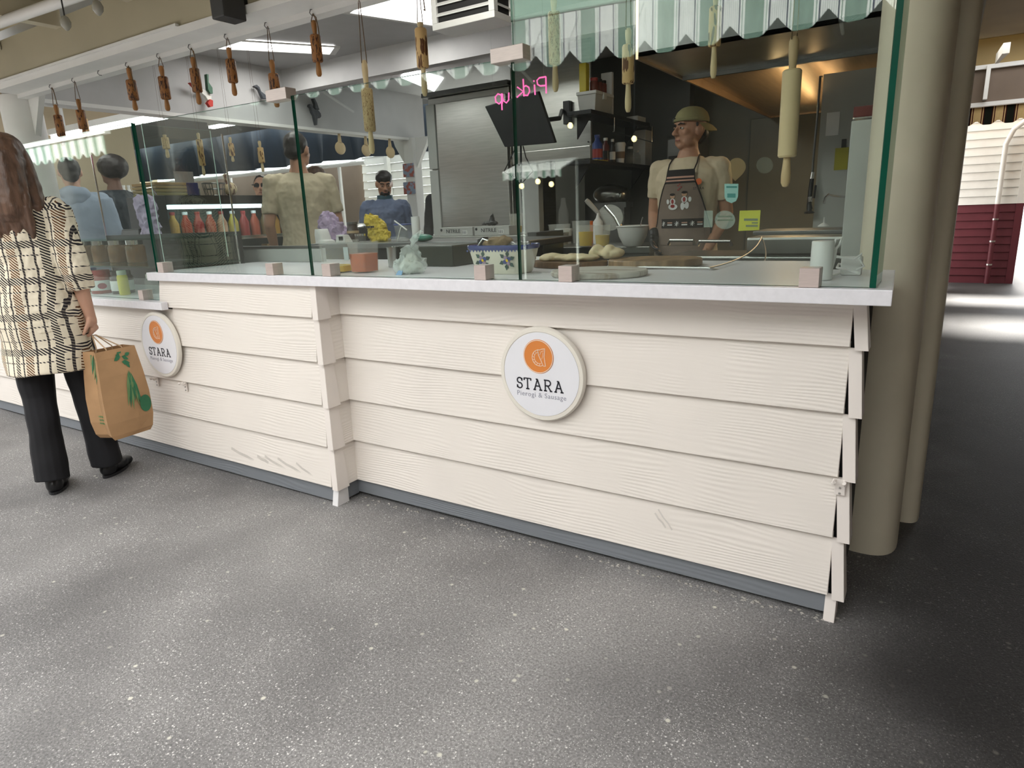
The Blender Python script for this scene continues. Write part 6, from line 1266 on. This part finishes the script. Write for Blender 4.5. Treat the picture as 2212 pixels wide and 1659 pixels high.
# ------------------------------------------------------------------ cook
CL, CR, CS = (.755, 2.06, 0), PI, .955
def cl_(p): return Matrix.Rotation(-CR, 3, 'Z') @ (V(p)-V(CL))/CS
gl = at(1413, 512, y=1.95)
ck = person(CL, CR, CS, 'person in cream tee, folk apron and backwards olive cap at the work table', M_cream_t, M_skin2, M_blackc, M_haird, yaw=-.62, pitch=.02, vox=.006, sleeve=.34, wide=1.06,
    arms={'R': [(.185, .0, 1.425), (.225, -.03, 1.17), cl_(gl)], 'L': [(-.185, -.005, 1.425), (-.225, -.05, 1.16), (-.17, .13, .96)]}, hands={'R': dict(curl=.5)}, hairfn=cap_hair, face=True, fold=.006)
# glove on the hand that rests by the bowl
g_ = B(); el_, wr_ = V((.225, -.03, 1.17)), cl_(gl); hand(g_, wr_, (wr_-el_).normalized(), (-1, .25, 0), 1, .5, 1.12); g_.limb([wr_.lerp(el_, .16), wr_], [.036, .032]); me = blob(xform(g_, CL, CR, CS), .005, 2); me.materials.append(M_black); link('rubber_glove', me, ck)
M_olive = mat('olive_cotton', (.27, .25, .125), .85, var=.12, bump=.2, bscale=80)
cb_ = B(); cb_.loft([[V((.088*math.cos(2*PI*i/24)*k, -.012+.108*math.sin(2*PI*i/24)*k, z)) for i in range(24)] for z, k in ((1.690, 1.0), (1.715, .99), (1.745, .86), (1.768, .6), (1.778, .25))])
cp = link('backwards_cap', (lambda me: (me.materials.append(M_olive), me)[1])(blob(xform(headrot(cb_, -.62, .02), CL, CR, CS), .006, 3)), ck)
br = B(); n = 14; rows = []
for k, (e_, dz) in enumerate(((0, .0), (.05, -.012), (.085, -.035))): rows.append([V((.078*math.cos(a), -.10-e_*math.sin(-a)*1.0 - .0*k, 1.690+dz)) for a in (PI+PI*i/n for i in range(n+1))])
rows = [[V((.075*math.cos(a)*(1-.15*(e_ > .06)), -.012-(.10+e_)*(-math.sin(a)), 1.692+dz-.012*abs(math.cos(a)))) for a in (PI+PI*i/n for i in range(n+1))] for e_, dz in ((0, 0), (.04, -.012), (.08, -.036))]
br.loft(rows, caps=False, closed=False); br.loft([[p+V((0, 0, -.005)) for p in r] for r in rows], caps=False, closed=False); xform(headrot(br, -.62, .02), CL, CR, CS).build('cap_brim', M_olive, ck, smooth=True)
sb_ = B().tube([(.089*math.cos(a), -.012+.110*math.sin(a), 1.702-.004*math.sin(a)) for a in (PI*.08+PI*.84*i/14 for i in range(15))], .009, 8); xform(headrot(sb_, -.62, .02), CL, CR, CS).build('cap_strap', M_olive, ck, smooth=True)
x_ = B().box(.015, .032, .093, .103, 1.693, 1.711); xform(headrot(x_, -.62, .02), CL, CR, CS).build('cap_buckle', M_black, ck)
# apron: bib and skirt wrapped round the front of the shirt
M_apron = mat('taupe_apron', (.205, .155, .125), .8, var=.08, scale=14, bump=.1, bscale=70); M_apk = mat('apron_black', (.015, .012, .012), .8); M_appink = mat('apron_pink', (.52, .30, .23), .8)
TR = [(.62, .19, .15), (.84, .185, .150), (.92, .198, .158), (1.0, .192, .152), (1.12, .182, .145), (1.25, .196, .154), (1.34, .205, .156), (1.40, .195, .146), (1.46, .165, .128)]
def ap(u, z, off=0.0):                           # u: angle across the front (0 straight ahead), z height
    k = next((i for i in range(len(TR)-1) if TR[i][0] <= z <= TR[i+1][0]), 0); q = (z-TR[k][0])/(TR[k+1][0]-TR[k][0]); rx = TR[k][1]*(1-q)+TR[k+1][1]*q; ry = TR[k][2]*(1-q)+TR[k+1][2]*q
    return V(((rx+off)*math.sin(u), .004+(ry+off)*math.cos(u)+.004, z))
def aw_(z): return .42 if z > 1.36 else (.42+(1.36-z)/.28*.66 if z > 1.08 else 1.08)   # half width as an angle
def apron_patch(nm, z0, z1, m, off=.003, u0=None, u1=None, nz=14, nu=16, par=None):
    b = B(); g = lambda o: [[ap((-aw_(z) if u0 is None else u0)+((aw_(z) if u1 is None else u1)-(-aw_(z) if u0 is None else u0))*j/nu, z, o) for j in range(nu+1)] for z in (z0+(z1-z0)*i/nz for i in range(nz+1))]
    b.loft(g(off), caps=False, closed=False); b.loft(g(off+.002), caps=False, closed=False); return xform(b, CL, CR, CS).build(nm, m, par or ck, smooth=True)
apr = apron_patch('apron', .64, 1.415, M_apron, nz=28)
for z0, z1, m in ((1.380, 1.418, M_apk), (1.370, 1.380, M_appink), (1.360, 1.370, M_apk), (1.352, 1.360, M_appink), (1.342, 1.352, M_apk)): apron_patch('apron_band', z0, z1, m, .006, nz=2, par=apr)
for sd in (-1, 1):
    xform(B().tube([ap(sd*aw_(z), z, .005) for z in (1.415, 1.36, 1.31, 1.25, 1.19, 1.13, 1.08, 1.02)], .0045, 6), CL, CR, CS).build('apron_trim', M_apk, apr)
    xform(B().tube([ap(sd*.42, 1.415, .005), (sd*.083, .105, 1.452), (sd*.078, .065, 1.485), (sd*.068, .0, 1.505), (sd*.05, -.06, 1.51)], .0045, 6), CL, CR, CS).build('neck_strap', M_apk, apr)
apron_patch('apron_pocket', .985, 1.14, M_apron, .008, -.80, .62, 8, 12, apr)
apron_patch('pocket_band', 1.085, 1.138, M_apk, .011, -.80, .62, 3, 12, apr)
for i in range(6):
    u = .52-.235*i; b = B()
    if i % 2 == 0:
        for a_ in range(0, 180, 45): c_, s_ = math.cos(math.radians(a_)), math.sin(math.radians(a_)); b.slab([ap(u+.075*c_-.012*s_, 1.110+.013*s_, .0145), ap(u+.075*c_+.012*s_, 1.110+.013*s_+.002, .0145), ap(u-.075*c_+.012*s_, 1.110-.013*s_, .0145), ap(u-.075*c_-.012*s_, 1.110-.013*s_-.002, .0145)], (0, .001, 0))
        xform(b, CL, CR, CS).build('folk_star', M_paper, apr)
    else:
        for dz, m in ((.006, M_appink), (-.006, M_paper)): xform(B().slab([ap(u-.085, 1.106+dz, .014), ap(u+.085, 1.106+dz, .014), ap(u+.085, 1.113+dz, .014), ap(u-.085, 1.113+dz, .014)], (0, .001, 0)), CL, CR, CS).build('folk_stripe', m, apr)
def disc(u, z, r, m, nm, rz_=1.0, off=.008, seg=12):
    xform(B().slab([ap(u+r*math.cos(2*PI*q/seg)/.17, z+r*rz_*math.sin(2*PI*q/seg), off) for q in range(seg)], (0, .0012, 0)), CL, CR, CS).build(nm, m, apr)
M_cskin = mat('print_skin', (.50, .30, .19), .8)
for u0, zt_ in ((.19, 1.268), (-.16, 1.278)):       # two dancing folk figures printed on the bib
    disc(u0, zt_, .013, M_cskin, 'print_head'); disc(u0, zt_+.010, .014, M_apk, 'print_hat', .55, .0095); disc(u0, zt_-.030, .015, M_paper, 'print_shirt', 1.2); disc(u0, zt_-.030, .007, M_red, 'print_vest', 2, .0095)
    if u0 > 0: disc(u0, zt_-.060, .026, M_paper, 'print_skirt', .7); disc(u0, zt_-.056, .012, M_red, 'print_skirt_pattern', .8, .0095)
    else:
        disc(u0+.05, zt_-.068, .010, M_paper, 'print_leg', 2.2); disc(u0-.08, zt_-.064, .010, M_paper, 'print_leg', 2.0); disc(u0-.03, zt_-.066, .008, M_paper, 'print_arm', 1.4)
    disc(u0+.16*(1 if u0 > 0 else -1), zt_-.030, .008, M_paper, 'print_arm', 1.8)
for k in range(5): disc(-.02+.05*math.sin(k*2.1), 1.335-.008*k, .004, M_red, 'print_flower')
# shirt emblem: orange roundel and dark lettering beside the strap
xform(B().slab([V((-.105+.016*math.cos(q*PI/9), .128+.015*math.cos(q*PI/9)*.5+.010, 1.345+.018*math.sin(q*PI/9))) for q in range(18)], (-.002, .004, 0)), CL, CR, CS).build('shirt_emblem', mat('orange_print', (.80, .18, .06), .7), ck)
m_ = Matrix.Translation(CL) @ Matrix.Rotation(CR, 4, 'Z') @ Matrix.Scale(CS, 4) @ frame((-.108, .144, 1.300), (-.9, -.42, 0), (0, 0, 1)); textmesh('STARA', .021, M_ink, 'shirt_lettering', m_, ck)

# ------------------------------------------------------------------ staff and customers further in
M_jeans = mat('blue_jeans', (.06, .085, .15), .8, var=.15)
bm2 = person((-1.86, 1.47, 0), math.radians(52), 1.0, 'person with short dark hair in a beige tee, seen from behind between the panes', mat('beige_tee', (.50, .43, .31), .85, var=.06, bump=.1, bscale=50), M_skin2, M_jeans, M_haird, yaw=-.5, pitch=-.2, vox=.009, sleeve=.40, wide=1.0, hairfn=short_hair, fold=.008, arms={'R': [(.19, 0, 1.425), (.24, .02, 1.15), (.18, .24, 1.03)], 'L': [(-.19, 0, 1.425), (-.24, -.01, 1.14), (-.22, .12, .93)]})
M_bluej = mat('slate_blue_jacket', (.13, .165, .27), .6, var=.12, bump=.2, bscale=18)
p5 = person((-2.22, 2.72, 0), math.radians(-125), .885, 'bearded person in a dark cap and slate blue jacket, looking down beyond the counter', M_bluej, M_skin2, M_blackc, M_haird, yaw=-.1, pitch=-.35, vox=.009, sleeve=.98, shirt_o=.024, hairfn=lambda: B().ell((0, -.01, 1.705), (.084, .103, .07)).ell((0, .045, 1.575), (.056, .050, .036)), face=True, fold=.010)
mat('teal_collar', (.02, .07, .10), .6)
b = B(); b.loft([ering((0, .0, z), rx, ry) for z, rx, ry in ((1.43, .11, .095), (1.49, .082, .078), (1.53, .078, .074))], caps=False); xform(b, (-2.22, 2.72, 0), math.radians(-125), .885).build('collar', bpy.data.materials['teal_collar'], p5, smooth=True)
b = B(); [b.stroke([V((.09+.016*k, -.07-.02, 1.455-.0*k)), V((.19+.02*k, -.05, 1.43)), V((.275+.01*k, -.06, 1.25)), V((.30+.01*k, -.05, 1.1))], .009, (.5, -1, .4), .004) for k in (0, 1)]; tag(xform(b, (-2.22, 2.72, 0), math.radians(-125), .885).build('sleeve_stripes', M_paper, p5), kind='stuff')
M_dkgreen = mat('dark_green_top', (.012, .045, .035), .8)
person((-2.95, 2.62, 0), math.radians(-70), .93, 'person in a dark green top between the beige tee and blue jacket', M_dkgreen, M_skin, M_blackc, M_hairb, yaw=-.4, vox=.011, sleeve=.40, hairfn=full_hair)
person((-1.88, 3.22, 0), math.radians(-150), .915, 'person with dark hair in a black vest at the edge of the refrigerator', mat('charcoal_vest', (.022, .022, .028), .8), mat('grey_sleeve_skin', (.30, .18, .13), .6), M_blackc, M_haird, yaw=2.2, vox=.011, sleeve=.9, hairfn=full_hair)
p7 = person((-3.42, 2.35, 0), math.radians(-105), .905, 'person with dark sunglasses in a black jacket standing behind the lit cooler', mat('black_jacket', (.015, .015, .017), .7), M_skin, M_blackc, M_haird, yaw=-.55, vox=.010, sleeve=.98, shirt_o=.022, hairfn=short_hair, face=True)
gs = B(); [gs.box(sd*.034-.026, sd*.034+.026, .088, .097, 1.638, 1.668) for sd in (-1, 1)]; gs.box(-.08, .08, .086, .09, 1.660, 1.667); [gs.box(sd*.078-.003, sd*.078+.003, -.0, .09, 1.658, 1.664) for sd in (-1, 1)]; xform(headrot(gs, -.55, 0), (-3.42, 2.35, 0), math.radians(-105), .905).build('sunglasses', M_black, p7)
M_hood = mat('pale_blue_fleece', (.30, .36, .44), .9, var=.08, bump=.15, bscale=40)
p8 = person((-3.92, .93, 0), math.radians(65), .98, 'person in a pale blue hooded sweatshirt at far left, seen from behind', M_hood, M_skin, mat('brown_trousers', (.07, .05, .035), .8), M_haird, vox=.011, sleeve=.98, shirt_o=.035, wide=1.1, hairfn=short_hair)
hb = B().ell((0, -.075, 1.47), (.12, .075, .065)).ell((0, -.10, 1.42), (.09, .05, .06)); me = crumple(blob(xform(hb, (-3.92, .93, 0), math.radians(65), .98), .011, 2), .01, 16, 3); me.materials.append(M_hood); link('hood', me, p8)
person((-4.22, 1.42, 0), math.radians(120), 1.0, 'person with bushy dark hair in a dark jacket beside the pale blue hood', mat('dark_teal_jacket', (.012, .02, .028), .6, var=.2), M_skin3, M_blackc, M_haird, vox=.011, sleeve=.98, shirt_o=.03, hairfn=lambda: B().ell((0, -.02, 1.69), (.12, .13, .11)), yaw=-.3)
